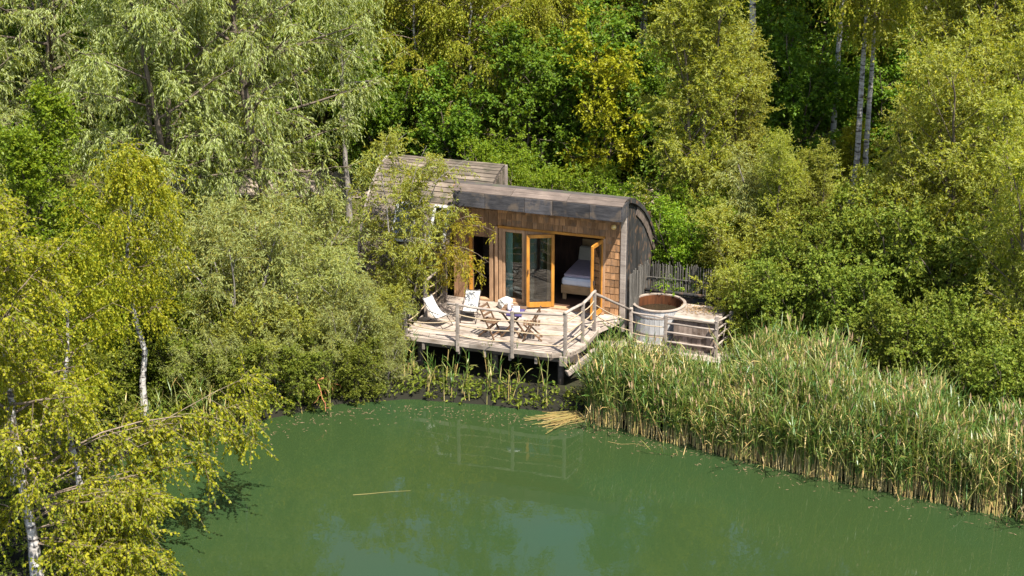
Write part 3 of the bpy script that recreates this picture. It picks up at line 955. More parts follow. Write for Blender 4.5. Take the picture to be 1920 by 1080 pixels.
def build_tub():
    T = frame_empty('hot_tub', 0.79, 0.98, PZ, 'round white painted wooden hot tub with orange inner rim beside the cabin', 'hot tub')
    R, H, n = 0.70, 0.92, 32
    for k in range(n):
        an = 2 * math.pi * k / n
        box('stave', T, M['whitewood'], (R * math.cos(an), R * math.sin(an), H / 2), (round(2 * R * math.sin(math.pi / n) - .003, 3), 0.04, H), (0, 0, an + math.pi / 2))
    def ring(name, r0, r1, z0, z1, mt):
        a = np.linspace(0, 2 * np.pi, 41)[:-1]
        V = np.concatenate([np.stack([r * np.cos(a), r * np.sin(a), np.full(40, z)], -1) for r, z in ((r0, z0), (r1, z0), (r1, z1), (r0, z1))])
        i = np.arange(40); j = (i + 1) % 40
        Fq = np.concatenate([np.stack([i + p * 40, j + p * 40, j + q_ * 40, i + q_ * 40], -1) for p, q_ in ((1, 2), (2, 3), (3, 0), (0, 1))])
        return link(name, np_mesh(name, V, Fq), mt, T)
    ring('hoop', R + .022, R + .03, 0.22, 0.26, M['rail'])
    ring('hoop', R + .022, R + .03, 0.70, 0.74, M['rail'])
    ring('rim', R - .035, R + .045, H, H + .03, M['deck'])
    ring('lining', R - .05, R - .03, 0.3, H - .002, M['orange_wood'])
    a = np.linspace(0, 2 * np.pi, 33)[:-1]
    V = np.concatenate([[(0, 0, .66)], np.stack([(R - .04) * np.cos(a), (R - .04) * np.sin(a), np.full(32, .66)], -1)])
    Fq = np.array([(0, 1 + k, 1 + (k + 1) % 32) for k in range(32)])
    link('bath_water', np_mesh('bath_water', V, Fq), M['tubwater'], T)
build_tub()

def build_box():
    T = frame_empty('cover_box', 2.02, 0.62, PZ, 'brown board box with leaf-strewn plank lid next to the white tub', 'wooden box')
    core = box('case', T, M['darkwood'], (0, 0, 0.43), (1.12, 1.05, 0.86))
    n = 9
    for k in range(n):
        w = 1.16 / n
        box('board', core, M['boxwood'], (-.58 + w * (k + .5), -.54, -.005), (round(w - .006, 3), 0.024, 0.85))
    for k in range(8):
        w = 1.08 / 8
        box('board', core, M['boxwood'], (.575, -.54 + w * (k + .5), -.005), (0.024, round(w - .006, 3), 0.85))
    for k in range(8):
        w = 1.22 / 8
        box('lid_plank', T, M['deck'], (0.01, -.61 + w * (k + .5), 0.885 + J(.003)), (1.24, round(w - .005, 3), 0.035), bev=.004)
    rs = np.random.RandomState(5)
    n = 420
    P = np.stack([rs.normal(-.02, .3, n).clip(-.6, .6), rs.normal(.25, .16, n).clip(-.5, .58), .905 + rs.rand(n) * .02], -1)
    an = rs.rand(n) * 6.28
    d = np.stack([np.cos(an), np.sin(an), rs.normal(0, .2, n)], -1) * .03
    e = np.stack([-np.sin(an), np.cos(an), rs.normal(0, .2, n)], -1) * .016
    V = np.stack([P - d, P + e, P + d, P - e], 1).reshape(-1, 3)
    o = link('leaf_litter', np_mesh('litter', V, np.arange(4 * n).reshape(-1, 4)), M['litter'], T)
    o['kind'] = 'stuff'
build_box()

def build_fence():
    T = frame_empty('stick_fence', 0, 0, 0, 'grey palisade of thin upright sticks behind the hot tub', 'fence')
    pts = []
    for b in np.arange(0.28, 1.9, 0.055): pts.append((0.15, b))
    for a in np.arange(0.15, 2.1, 0.05): pts.append((a, 1.99))
    for k, (a, b) in enumerate(pts):
        x, y, _ = lw(a, b)
        t = 2.12 + J(.08) + (0.18 if b < 1.9 else 0) * (1.99 - b) / 1.7
        r = rnd.uniform(.014, .022)
        pole('stick', T, M['stick'], (a + J(.01), b + J(.01), gz(x, y) - .1), (a + J(.03), b + J(.03), t), r, r * .8, sides=5)
    pole('wire_rail', T, M['stick'], (0.19, 1.96, 1.7), (1.9, 1.96, 1.7), .012, sides=5)
build_fence()

# ------------------------------------------------------------------ terrace furniture
def seat_chair(a, b, rz, label):
    """low canvas sling chair, dark metal frame; seat faces local -Y"""
    T = frame_empty('sling_chair', a, b, DZ + .002, label, 'chair', rz=rz)
    T.scale = (.78, .78, .75)
    w = .27
    for s in (-w, w):
        pole('side_frame', T, M['darkmetal'], (s, .46, .95), (s, -.42, .02), .013, sides=6)
        pole('leg', T, M['darkmetal'], (s * .92, .50, .015), (s * .92, -.30, .42), .013, sides=6)
        pole('arm', T, M['darkmetal'], (s * 1.08, .20, .58), (s * 1.08, -.30, .52), .016, sides=6)
    for y, z in ((.46, .95), (-.42, .02), (.50, .015), (-.30, .42)):
        pole('cross_bar', T, M['darkmetal'], (-w, y, z), (w, y, z), .012, sides=6)
    n, m_ = 14, 5
    t = np.linspace(0, 1, n)
    y = .47 - .80 * t
    z = .96 - .62 * t - .24 * np.sin(t * math.pi) + .08 * t ** 3
    V = []
    for off in (0, .012):
        for i in range(n):
            for k in range(m_):
                f = k / (m_ - 1) - .5
                V.append((f * .5, y[i], z[i] + off - .02 * (1 - 4 * f * f)))
    Fq = []
    for i in range(n - 1):
        for k in range(m_ - 1):
            q = i * m_ + k
            Fq += [(q, q + 1, q + m_ + 1, q + m_)[::-1], tuple(v + n * m_ for v in (q, q + 1, q + m_ + 1, q + m_))]
    link('canvas_seat', np_mesh('canvas', np.array(V), np.array(Fq), smooth=True), M['canvas'], T)

seat_chair(-3.74, -1.6, math.radians(8), 'white canvas sling chair standing upright near the entrance door')
seat_chair(-4.42, -2.25, math.radians(72), 'white canvas sling chair turned sideways beside the leafy shrub')

def bar(name, T, mat, a, b, w, h):
    """straight wooden lath between two points"""
    a, b = Vector(a), Vector(b)
    d = b - a
    L = d.length
    o = box(name, T, mat, (a + b) / 2, (round(L, 3), w, h))
    o.rotation_euler = d.to_track_quat('X', 'Z').to_euler()
    return o

def folding_chair(a, b, rz, label):
    """wooden folding chair: crossed legs, slatted seat, two back slats; faces local -Y"""
    T = frame_empty('folding_chair', a, b, DZ + .002, label, 'chair', group='folding wooden chairs at the small table', rz=rz)
    w = .19
    for s in (-w, w):
        bar('leg', T, M['teak'], (s, -.24, .01), (s, .22, .86), .022, .04)
        bar('leg', T, M['teak'], (s * .82, .26, .01), (s * .82, -.2, .45), .022, .04)
    for k in range(6):
        box('seat_slat', T, M['teak'], (0, -.2 + .075 * k, .455), (.36, .058, .018))
    for z, y in ((.82, .20), (.72, .145), (.62, .09)):
        box('back_slat', T, M['teak'], (0, y, z), (.40, .016, .062), (math.radians(-28), 0, 0))
    bar('stretcher', T, M['teak'], (-w, -.18, .12), (w, -.18, .12), .02, .03)
    bar('stretcher', T, M['teak'], (-w * .82, .2, .08), (w * .82, .2, .08), .02, .03)

folding_chair(-2.82, -2.62, math.radians(78), 'brown folding chair drawn up between the table and the sling chairs')
folding_chair(-1.72, -2.45, math.radians(-74), 'brown folding chair at the table, backrest towards the deck stairs')

def folding_table():
    T = frame_empty('folding_table', -2.28, -2.33, DZ + .002, 'small brown slatted folding table on the terrace', 'table', rz=math.radians(4))
    for k in range(7):
        box('top_slat', T, M['teak'], (0, -.27 + .09 * k, .71), (.62, .078, .02))
    for s in (-.25, .25):
        bar('top_rail', T, M['teak'], (s, -.28, .69), (s, .28, .69), .03, .03)
    for y in (-.22, .22):
        bar('leg', T, M['teak'], (-.27, y, .01), (.26, y, .68), .03, .045)
        bar('leg', T, M['teak'], (.27, y * .86, .01), (-.26, y * .86, .68), .03, .045)
    bar('stretcher', T, M['teak'], (-.2, -.22, .1), (-.2, .22, .1), .025, .03)
    bar('stretcher', T, M['teak'], (.2, -.2, .1), (.2, .2, .1), .025, .03)
folding_table()

def lathe(prof, n=20):
    V, Fq = [], []
    for r, z in prof:
        V += [(r * math.cos(2 * math.pi * k / n), r * math.sin(2 * math.pi * k / n), z) for k in range(n)]
    for i in range(len(prof) - 1):
        for k in range(n):
            Fq.append((i * n + k, i * n + (k + 1) % n, (i + 1) * n + (k + 1) % n, (i + 1) * n + k))
    return np_mesh('lathe', np.array(V), np.array(Fq), smooth=True)
TZ = DZ + .002 + .722
o = link('jug', lathe([(.001, 0), (.05, 0), (.058, .04), (.056, .12), (.04, .17), (.046, .2), (.04, .2), (.034, .17), (.05, .12), (.05, .02), (.001, .015)]), M['ceramic'])
o.location = lw(-2.36, -2.42, TZ); tag(o, 'white ceramic jug standing on the folding table', 'jug')
T = frame_empty('picture_card', -2.16, -2.44, TZ, 'white folded card with dark print standing on the table', 'card', rz=.15)
box('front_leaf', T, M['paper'], (0, -.035, .072), (.19, .004, .145), (math.radians(-22), 0, 0))
box('back_leaf', T, M['ceramic'], (0, .035, .072), (.19, .004, .145), (math.radians(22), 0, 0))
def cloth():
    n = 15
    u, v = np.meshgrid(np.linspace(-.5, .5, n), np.linspace(-.5, .5, n))
    x = u * .42
    yv = v * .46
    over = np.clip(-.145 - yv, 0, None)
    y = np.maximum(yv, -.145 - .012) - .03 * (over > 0) * np.abs(np.sin(u * 16)) * .6
    z = .004 - over * .95 + .006 * np.abs(np.sin(u * 13 + v * 7)) * (over == 0)
    V = np.stack([x, y, z], -1).reshape(-1, 3)
    i = (np.arange(n - 1)[:, None] * n + np.arange(n - 1)[None]).ravel()
    o = link('table_cloth', np_mesh('cloth', V, np.stack([i, i + 1, i + n + 1, i + n], -1), smooth=True), M['purple'])
    o.location = lw(-2.16, -2.50, TZ + .002)
    o.rotation_euler = (0, 0, TH + math.radians(4))
    tag(o, 'violet cloth hanging over the front edge of the folding table', 'cloth')
    so = o.modifiers.new('thickness', 'SOLIDIFY'); so.thickness = .004; so.offset = 1
cloth()
def crumpled():
    rs = np.random.RandomState(3)
    import bmesh
    bm = bmesh.new()
    bmesh.ops.create_icosphere(bm, subdivisions=3, radius=1)
    for v in bm.verts:
        p = np.array(v.co)
        q = np.sign(p) * np.abs(p) ** .7
        r = 1 + .10 * math.sin(6 * p[0] + 2 * p[1]) + .08 * math.sin(9 * p[2] - 5 * p[1]) + rs.normal(0, .02)
        v.co = Vector((q[0] * .20 * r, q[1] * .16 * r, max(0, (q[2] * .15 * r) + .13)))
    me = bpy.data.meshes.new('cushion')
    bm.to_mesh(me); bm.free()
    o = link('cushion', me, M['canvas'])
    o.location = lw(-3.15, -0.42, DZ + .003)
    o.rotation_euler = (0, 0, .4)
    tag(o, 'crumpled white cushion lying on the deck below the fixed window', 'cushion')
crumpled()

# ------------------------------------------------------------------ vegetation generator (numpy)
def unit(v):
    return v / (np.linalg.norm(v, axis=-1, keepdims=True) + 1e-9)
UP = np.array([0, 0, 1.0])

def leaf_quads(S, D, L, n, rs, size, droop=0.0, fa=.5, fb=.8, fd=.4, nu=.7, nr=.8, t0=.1):
    """leaves along N twigs: S start, D direction, L length; 2 triangles each, folded on the midrib"""
    N = len(S)
    t = t0 + (1 - t0) * (np.arange(n)[None] + rs.rand(N, n)) / n
    P = S[:, None] + D[:, None] * (L[:, None] * t)[..., None]
    P[..., 2] -= droop * L[:, None] * t ** 2
    Dt = unit(D[:, None] - UP * (2 * droop * t)[..., None])
    d = unit(Dt * fa + unit(rs.normal(size=(N, n, 3))) * fb - UP * fd)
    nn = unit(rs.normal(size=(N, n, 3))) * nr + UP * nu
    nn = unit(nn - d * (nn * d).sum(-1, keepdims=True))
    w = np.cross(nn, d)
    ls = size[0] * (.65 + .7 * rs.rand(N, n))[..., None]
    ws = size[1] * (.7 + .6 * rs.rand(N, n))[..., None] * .5
    b = P
    m = P + d * ls * .45 + nn * ws * .35
    V = np.stack([b, m + w * ws, P + d * ls, m - w * ws], 2).reshape(-1, 3)
    k = np.arange(N * n)[:, None] * 4
    Fq = np.concatenate([k + [[0, 1, 2]], k + [[0, 2, 3]]], 1).reshape(-1, 3)
    return V, Fq

def curve_pts(S, D, L, K, rs, lift=0.0, wob=.06):
    """N curved branches (N,K,3)"""
    t = np.linspace(0, 1, K)[None, :, None]
    P = S[:, None] + D[:, None] * L[:, None, None] * t
    P[..., 2] += (np.asarray(lift).reshape(-1, 1) * L[:, None]) * (t[..., 0] ** 2)
    wv = np.cumsum(rs.normal(0, 1, (len(S), K, 3)), 1) * wob * L[:, None, None] / K
    wv[:, 0] = 0
    return P + wv

def along(P, t):
    """points at parameter t (M,) on polylines P (M,K,3), with tangents"""
    K = P.shape[1]
    f = np.clip(t, 0, .999) * (K - 1)
    i = f.astype(int)
    r = (f - i)[:, None]
    m = np.arange(len(P))
    a, b = P[m, i], P[m, i + 1]
    return a + (b - a) * r, unit(b - a)

def plant(seed, H=6.0, cb=.25, R=2.0, stems=1, spread=0.0, trunk_r=.1, n_limb=26, elev=(10, 55), lift=.1, prof='ovoid',
          n_sub=6, sub=.45, sub_lift=-.05, n_twig=7, twig=.4, twig_droop=.2, n_leaf=12, leaf=(.08, .06), fd=.4, nu=.7, nr=.8, fa=.5,
          lean=(0, 0), wander=.25, extra=None, top_wood=1.0, limb_jit=.35, twig_wood=False, gap=0.0, extra_sub=12, extra_len=.4):
    rs = np.random.RandomState(seed)
    wood, TS, TD, TL = [], [], [], []
    K = 9
    limbsP, limbsR = [], []
    for s in range(stems):
        az = 2 * np.pi * (s + rs.rand() * .6) / max(1, stems)
        h = H * (1 if stems == 1 else rs.uniform(.72, 1.05))
        tz = np.linspace(0, 1, K)
        off = np.cumsum(rs.normal(0, 1, (K, 2)), 0) * wander * .25
        off -= off[0]
        P = np.stack([off[:, 0] + spread * np.cos(az) * tz ** 1.2 + lean[0] * tz, off[:, 1] + spread * np.sin(az) * tz ** 1.2 + lean[1] * tz, tz * h], -1)
        tr = trunk_r * (1 if stems == 1 else .7) * (1 - .88 * tz ** .9) + .006
        tr[0] *= 1.25
        P[0, 2] -= .25
        wood.append(tube_arrays(P[None], tr[None], 7)); n_stem = sum(len(f) for _, f in wood)
        nl = max(4, int(n_limb / stems))
        u = (np.arange(nl) + rs.rand(nl) * .8) / nl
        if gap:
            u = u[rs.rand(nl) > gap]; nl = len(u)
        hz = cb + (1 - cb) * u * .985
        S, _ = along(np.repeat(P[None], nl, 0), hz)
        phi = np.arange(nl) * 2.39996 + rs.rand(nl) * .9 + s * 1.7
        el = np.radians(elev[0] + (elev[1] - elev[0]) * u + rs.normal(0, 9, nl))
        D = np.stack([np.cos(phi) * np.cos(el), np.sin(phi) * np.cos(el), np.sin(el)], -1)
        pr = {'ovoid': np.sin(np.pi * (.18 + .74 * u)) ** .8, 'cone': (1.08 - .9 * u), 'column': .55 + .45 * np.sin(np.pi * (.1 + .75 * u)), 'dome': np.sqrt(np.clip(1.03 - u ** 2, .05, 1)), 'vase': .45 + .6 * np.sin(np.pi * (.2 + .5 * u))}[prof]
        Ln = R * pr * (1 - limb_jit + 2 * limb_jit * rs.rand(nl)) / (1 if stems == 1 else 1.35)
        LP = curve_pts(S, D, Ln, 7, rs, lift)
        r0 = np.clip(np.interp(hz, tz, tr) * .5, .007, .06)
        LR = r0[:, None] * np.linspace(1, .18, 7)[None]
        limbsP.append(LP); limbsR.append(LR)
    if extra is not None:
        limbsP.append(extra[0]); limbsR.append(extra[1])
    LP = np.concatenate(limbsP); LR = np.concatenate(limbsR)
    wood.append(tube_arrays(LP, LR, 5))
    LL = np.linalg.norm(np.diff(LP, axis=1), axis=2).sum(1)
    # sub-branches
    idx = np.repeat(np.arange(len(LP)), n_sub)
    t = np.tile((np.arange(n_sub) + .5) / n_sub, len(LP)) * .8 + .2 * rs.rand(len(idx)) + .05
    S, T = along(LP[idx], np.clip(t, .12, .99))
    D = unit(T * .75 + unit(rs.normal(size=T.shape)) * .85 + UP * .12)
    L = sub * (LL[idx] * .55 + .35 * R) * (1.15 - .65 * t) * (.6 + .8 * rs.rand(len(idx)))
    SP = curve_pts(S, D, L, 5, rs, sub_lift, .12)
    if extra is not None:
        m0 = len(LP) - len(extra[0])
        keep = idx < m0
        SP, idx = SP[keep], idx[keep]
        ie = np.repeat(np.arange(m0, len(LP)), extra_sub)
        te = rs.uniform(.12, 1, len(ie)) ** .8
        Se, Te = along(LP[ie], te)
        De = unit(Te * .6 + unit(rs.normal(size=Te.shape)) * .9 - UP * .1)
        SP = np.concatenate([SP, curve_pts(Se, De, extra_len * (.5 + .8 * rs.rand(len(ie))), 5, rs, -.35, .12)])
        idx = np.concatenate([idx, ie])
    SR = np.clip(LR[idx, 3] * .45, .004, .02)[:, None] * np.linspace(1, .3, 5)[None]
    wood.append(tube_arrays(SP, SR, 3))
    # twigs on sub-branches
    idx = np.repeat(np.arange(len(SP)), n_twig)
    t = np.tile((np.arange(n_twig) + .5) / n_twig, len(SP)) * .85 + .15 * rs.rand(len(idx))
    S, T = along(SP[idx], np.clip(t, .05, .99))
    D = unit(T * .7 + unit(rs.normal(size=T.shape)) * .8)
    D = unit(D - UP * twig_droop * .7)
    L = twig * (.55 + .9 * rs.rand(len(idx)))
    if twig_wood:
        TP = curve_pts(S, D, L, 4, rs, -twig_droop * .5, .03)
        wood.append(tube_arrays(TP, np.full(TP.shape[:2], .003), 3))
    Vl, Fl = leaf_quads(S, D, L, n_leaf, rs, leaf, droop=twig_droop * .5, fd=fd, nu=nu, nr=nr, fa=fa)
    Vw, Fw = merge(wood)
    return np_mesh('wood', Vw, Fw, (np.arange(len(Fw)) >= n_stem).astype(int), smooth=True), np_mesh('leaves', Vl, Fl)

PLANTS = {}
def proto(key, wood_m, leaf_m, **kw):
    w, l = plant(**kw)
    w.materials.append(M[wood_m]); w.materials.append(M['limb'] if wood_m == 'birch' else M[wood_m]); l.materials.append(M[leaf_m])
    PLANTS[key] = (w, l)

def put(key, name, x, y, rz, s, label, cat, group=None, sz=None, parts=('trunk', 'crown')):
    """one plant on the ground: a thing with its wood and its leaves"""
    e = empty(name, (x, y, gz(x, y) - .03), rz, label, cat, group)
    e.scale = (s, s, sz or s)
    for nm, me in zip(parts, PLANTS[key]):
        o = bpy.data.objects.new(nm, me)
        col.objects.link(o)
        o.parent = e
    return e

# --- kinds
W_ = dict(leaf=(.115, .028), fa=.9)
proto('willow_a', 'bark', 'L_willow', seed=1, H=11, cb=.16, R=4.0, trunk_r=.2, n_limb=46, elev=(5, 60), lift=-.02, prof='ovoid', n_sub=8, sub=.42, sub_lift=-.22, n_twig=12, twig=.52, twig_droop=.7, n_leaf=21, fd=.75, nu=.35, nr=.9, wander=.5, **W_)
proto('willow_b', 'bark', 'L_willow', seed=2, H=10, cb=.12, R=3.8, stems=3, spread=1.6, trunk_r=.2, n_limb=48, elev=(5, 60), lift=-.02, prof='ovoid', n_sub=8, sub=.42, sub_lift=-.2, n_twig=13, twig=.48, twig_droop=.65, n_leaf=21, fd=.7, nu=.35, nr=.9, wander=.5, **W_)
proto('willow_slim', 'greybark', 'L_willow', seed=18, H=8.0, cb=.46, R=1.5, trunk_r=.10, n_limb=24, elev=(5, 55), lift=-.02, prof='ovoid', n_sub=6, sub=.45, sub_lift=-.25, n_twig=8, twig=.5, twig_droop=.75, n_leaf=15, fd=.75, nu=.35, nr=.9, wander=.2, **W_)
proto('osier_a', 'greybark', 'L_greywillow', seed=3, H=4.6, cb=.10, R=1.9, stems=6, spread=1.1, trunk_r=.07, n_limb=42, limb_jit=.55, gap=.12, elev=(20, 66), lift=.04, prof='dome', n_sub=7, sub=.5, sub_lift=-.12, n_twig=8, twig=.42, twig_droop=.45, n_leaf=14, fd=.5, nu=.45, nr=.9, leaf=(.105, .03), fa=.7)
proto('osier_b', 'greybark', 'L_greywillow', seed=4, H=4.2, cb=.08, R=2.0, stems=7, spread=1.3, trunk_r=.06, n_limb=45, limb_jit=.55, gap=.12, elev=(15, 64), lift=.08, prof='dome', n_sub=7, sub=.5, sub_lift=-.1, n_twig=8, twig=.4, twig_droop=.4, n_leaf=14, fd=.45, nu=.5, nr=.9, leaf=(.10, .032), fa=.7)
proto('birch_young', 'birch', 'L_birch', seed=5, H=6.6, cb=.38, R=1.55, trunk_r=.085, n_limb=34, elev=(15, 55), lift=-.1, prof='ovoid', n_sub=6, sub=.5, sub_lift=-.35, n_twig=7, twig=.5, twig_droop=1.0, n_leaf=16, leaf=(.062, .05), fd=.8, nu=.4, nr=.9, wander=.35)
proto('birch_tall_a', 'birch', 'L_birchbg', seed=6, H=15, cb=.30, R=2.6, trunk_r=.13, n_limb=44, elev=(20, 60), lift=-.1, prof='ovoid', n_sub=7, sub=.45, sub_lift=-.35, n_twig=8, twig=.6, twig_droop=1.0, n_leaf=16, leaf=(.085, .065), fd=.8, nu=.4, nr=.9, wander=.4, gap=.1)
proto('birch_tall_b', 'birch', 'L_birchbg', seed=7, H=14, cb=.42, R=2.3, trunk_r=.10, n_limb=38, elev=(20, 60), lift=-.1, prof='column', n_sub=7, sub=.45, sub_lift=-.35, n_twig=8, twig=.55, twig_droop=1.0, n_leaf=15, leaf=(.085, .065), fd=.8, nu=.4, nr=.9, wander=.13, gap=.15)
proto('birch_mid', 'birch', 'L_birchbg', seed=16, H=9.0, cb=.2, R=2.3, trunk_r=.10, n_limb=42, elev=(10, 55), lift=-.1, prof='ovoid', n_sub=7, sub=.48, sub_lift=-.35, n_twig=8, twig=.55, twig_droop=1.0, n_leaf=15, leaf=(.08, .062), fd=.8, nu=.45, nr=.9, wander=.4)
proto('sallow_a', 'bark', 'L_sallow', seed=8, H=8.2, cb=.14, R=2.1, stems=3, spread=.8, trunk_r=.11, n_limb=54, elev=(30, 70), lift=.08, prof='ovoid', n_sub=7, sub=.45, sub_lift=.0, n_twig=8, twig=.42, twig_droop=.15, n_leaf=16, leaf=(.09, .036), fd=.2, nu=.5, nr=.9, fa=.75)
proto('sallow_b', 'bark', 'L_sallow', seed=9, H=6.8, cb=.08, R=2.5, stems=5, spread=1.4, trunk_r=.10, n_limb=60, elev=(20, 65), lift=.08, prof='dome', n_sub=7, sub=.45, sub_lift=.0, n_twig=8, twig=.42, twig_droop=.15, n_leaf=15, leaf=(.09, .036), fd=.2, nu=.5, nr=.9, fa=.75)
proto('hazel_a', 'bark', 'L_hazel', seed=10, H=5.0, cb=.10, R=2.2, stems=6, spread=1.3, trunk_r=.07, n_limb=42, elev=(10, 50), lift=-.05, prof='dome', n_sub=6, sub=.5, sub_lift=-.1, n_twig=6, twig=.42, twig_droop=.2, n_leaf=10, leaf=(.12, .095), fd=.25, nu=.9, nr=.55)
proto('hazel_b', 'bark', 'L_hazel', seed=11, H=6.5, cb=.12, R=2.3, stems=3, spread=1.0, trunk_r=.09, n_limb=45, elev=(5, 45), lift=-.05, prof='ovoid', n_sub=6, sub=.5, sub_lift=-.1, n_twig=6, twig=.45, twig_droop=.2, n_leaf=10, leaf=(.12, .095), fd=.25, nu=.9, nr=.55)
proto('alder', 'bark', 'L_lime', seed=12, H=6.4, cb=.08, R=2.0, stems=2, spread=.5, trunk_r=.09, n_limb=46, elev=(10, 60), lift=.05, prof='cone', n_sub=7, sub=.5, sub_lift=.0, n_twig=7, twig=.36, twig_droop=.1, n_leaf=13, leaf=(.08, .062), fd=.15, nu=.75, nr=.75)
proto('bush_lime', 'bark', 'L_lime', seed=13, H=2.8, cb=.06, R=1.5, stems=6, spread=.9, trunk_r=.04, n_limb=42, elev=(10, 60), lift=.05, prof='dome', n_sub=5, sub=.5, sub_lift=.0, n_twig=6, twig=.32, twig_droop=.15, n_leaf=12, leaf=(.075, .05), fd=.2, nu=.7, nr=.8)
proto('bush_pale', 'bark', 'L_sallow', seed=17, H=3.0, cb=.06, R=1.6, stems=6, spread=1.0, trunk_r=.04, n_limb=42, elev=(15, 65), lift=.05, prof='dome', n_sub=5, sub=.5, sub_lift=.0, n_twig=7, twig=.36, twig_droop=.15, n_leaf=13, leaf=(.085, .04), fd=.2, nu=.55, nr=.9, fa=.7)
proto('bush_dark', 'bark', 'L_ground', seed=14, H=2.4, cb=.05, R=1.5, stems=6, spread=1.0, trunk_r=.04, n_limb=42, elev=(5, 55), lift=.0, prof='dome', n_sub=5, sub=.5, sub_lift=-.05, n_twig=6, twig=.34, twig_droop=.2, n_leaf=12, leaf=(.085, .055), fd=.25, nu=.7, nr=.8)
proto('bush_gold', 'bark', 'L_gold', seed=15, H=4.6, cb=.2, R=1.3, stems=3, spread=.5, trunk_r=.05, n_limb=27, elev=(15, 60), lift=.0, prof='ovoid', n_sub=5, sub=.5, sub_lift=-.05, n_twig=6, twig=.36, twig_droop=.3, n_leaf=12, leaf=(.085, .06), fd=.3, nu=.6, nr=.8)

# --- unique plants: the birch in front with its long arching branches, and the airy willow at the deck
def bez(p0, p1, p2, n=7):
    t = np.linspace(0, 1, n)[:, None]
    return (1 - t) ** 2 * np.array(p0, float) + 2 * t * (1 - t) * np.array(p1, float) + t ** 2 * np.array(p2, float)
FB = (gx(72, 33.2, 0), 33.2)          # foot of the birch in front
def toward(u, v, y):
    """offset from that foot to the point seen at u, v at distance y"""
    z = zat(v, y)
    return np.array([gx(u, y, z) - FB[0], y - FB[1], z - .2])
ex = []
for (z0, mid, end) in [
        (2.2, (250, 720, 34.6), (475, 800, 36.0)), (1.9, (260, 800, 34.4), (470, 700, 36.6)), (1.7, (230, 880, 34.0), (400, 860, 35.2)),
        (1.5, (230, 900, 33.6), (330, 930, 34.4)), (1.1, (220, 930, 33.4), (300, 1040, 33.6)), (1.3, (180, 900, 33.0), (260, 960, 33.0)),
        (0.9, (170, 1000, 33.0), (240, 1060, 32.8)), (1.2, (-20, 900, 33.0), (-80, 960, 33.0)), (0.8, (140, 1030, 32.6), (190, 1078, 32.2))]:
    ex.append(bez((0, 0, z0), toward(*mid), toward(*end)))
ex = np.array(ex)
ex[..., 2] += np.sin(np.linspace(0, 9, 7))[None] * .03
ex2 = ex + np.linspace(0, 1, 7)[None, :, None] * np.random.RandomState(4).normal(0, .28, (len(ex), 1, 3))
exR = np.linspace(1, .15, 7)[None] * np.array([.026, .022, .024, .02, .02, .02, .018, .02, .018])[:, None]
ex = np.concatenate([ex, ex2]); exR = np.concatenate([exR, exR * .6])
proto('birch_front', 'birch', 'L_birch', seed=21, H=7.4, cb=.34, R=1.75, trunk_r=.125, n_limb=40, gap=.15, elev=(15, 55), lift=-.08, prof='column', n_sub=8, sub=.46, sub_lift=-.16, n_twig=7, twig=.42, twig_droop=.5, n_leaf=15, leaf=(.074, .06), fd=.5, nu=.45, nr=.9, wander=.35, extra=(ex, exR), extra_sub=15, extra_len=.5, twig_wood=True)
put('birch_front', 'birch_tree', FB[0], FB[1], 0, 1.0, 'yellow-green birch with white trunk whose long branches arch out over the water', 'tree')

AB = lw(-5.75, -1.25)
def toA(u, v, y):
    z = zat(v, y)
    return np.array([gx(u, y, z) - AB[0], y - AB[1], z - .3])
ex = []
for (z0, mid, end) in [(3.3, (790, 330, 45.8), (880, 285, 46.4)), (3.0, (760, 330, 45.8), (800, 262, 46.2)), (2.8, (800, 390, 45.4), (850, 372, 45.8)), (2.4, (740, 420, 45.0), (800, 440, 44.9))]:
    ex.append(bez((.1, .1, z0), toA(*mid), toA(*end)))
ex = np.array(ex)
exR = np.linspace(1, .2, 7)[None] * np.full((len(ex), 1), .016)
proto('osier_deck', 'greybark', 'L_sallow', seed=22, H=5.5, cb=.26, R=1.55, stems=4, spread=.8, trunk_r=.05, n_limb=44, elev=(20, 65), lift=.05, prof='ovoid', n_sub=6, sub=.42, sub_lift=-.05, n_twig=6, twig=.34, twig_droop=.3, n_leaf=12, leaf=(.10, .03), fd=.35, nu=.55, nr=.85, fa=.7, extra=(ex, exR), gap=.1, extra_sub=9, extra_len=.38)
put('osier_deck', 'willow_shrub', AB[0], AB[1], 0, 1.0, 'airy yellow-green willow growing in front of the plank-clad cabin wing', 'shrub')

AB = lw(-5.1, -0.75)
ex = []
for (z0, mid, end) in [(2.6, (860, 385, 45.8), (932, 425, 45.9)), (2.4, (850, 425, 45.6), (918, 482, 45.4)), (2.7, (850, 380, 46.0), (905, 398, 46.0)), (2.1, (850, 460, 45.5), (912, 510, 45.2)), (2.3, (850, 440, 45.6), (885, 470, 45.4)), (2.2, (845, 430, 45.4), (870, 500, 45.3))]:
    ex.append(bez((0, 0, z0), toA(*mid), toA(*end)))
ex = np.array(ex)
exR = np.linspace(1, .25, 7)[None] * np.full((len(ex), 1), .012)
proto('amber', 'limb', 'L_amber', seed=23, H=3.0, cb=.55, R=.5, trunk_r=.035, n_limb=6, elev=(10, 50), lift=-.1, n_sub=4, sub=.4, n_twig=5, twig=.26, twig_droop=.3, n_leaf=12, leaf=(.075, .024), fd=.4, nu=.6, nr=.8, fa=.8, extra=(ex, exR), extra_sub=9, extra_len=.26, wander=.1)
put('amber', 'amber_sapling', AB[0], AB[1], 0, 1.0, 'amber-yellow sapling with feathery sprays hanging before the cabin entrance', 'sapling')

# --- placing: (kind, u, y, rotation, scale, ...)
def grove(rows, name, cat, group=None, label=None, parts=('trunk', 'crown')):
    for r in rows:
        key, u, y, rz, s = r[:5]
        lb = r[5] if len(r) > 5 and r[5] else label
        put(key, name, gx(u, y, 1.0), y, rz, s, lb, cat, group if lb == label else None, parts=parts)

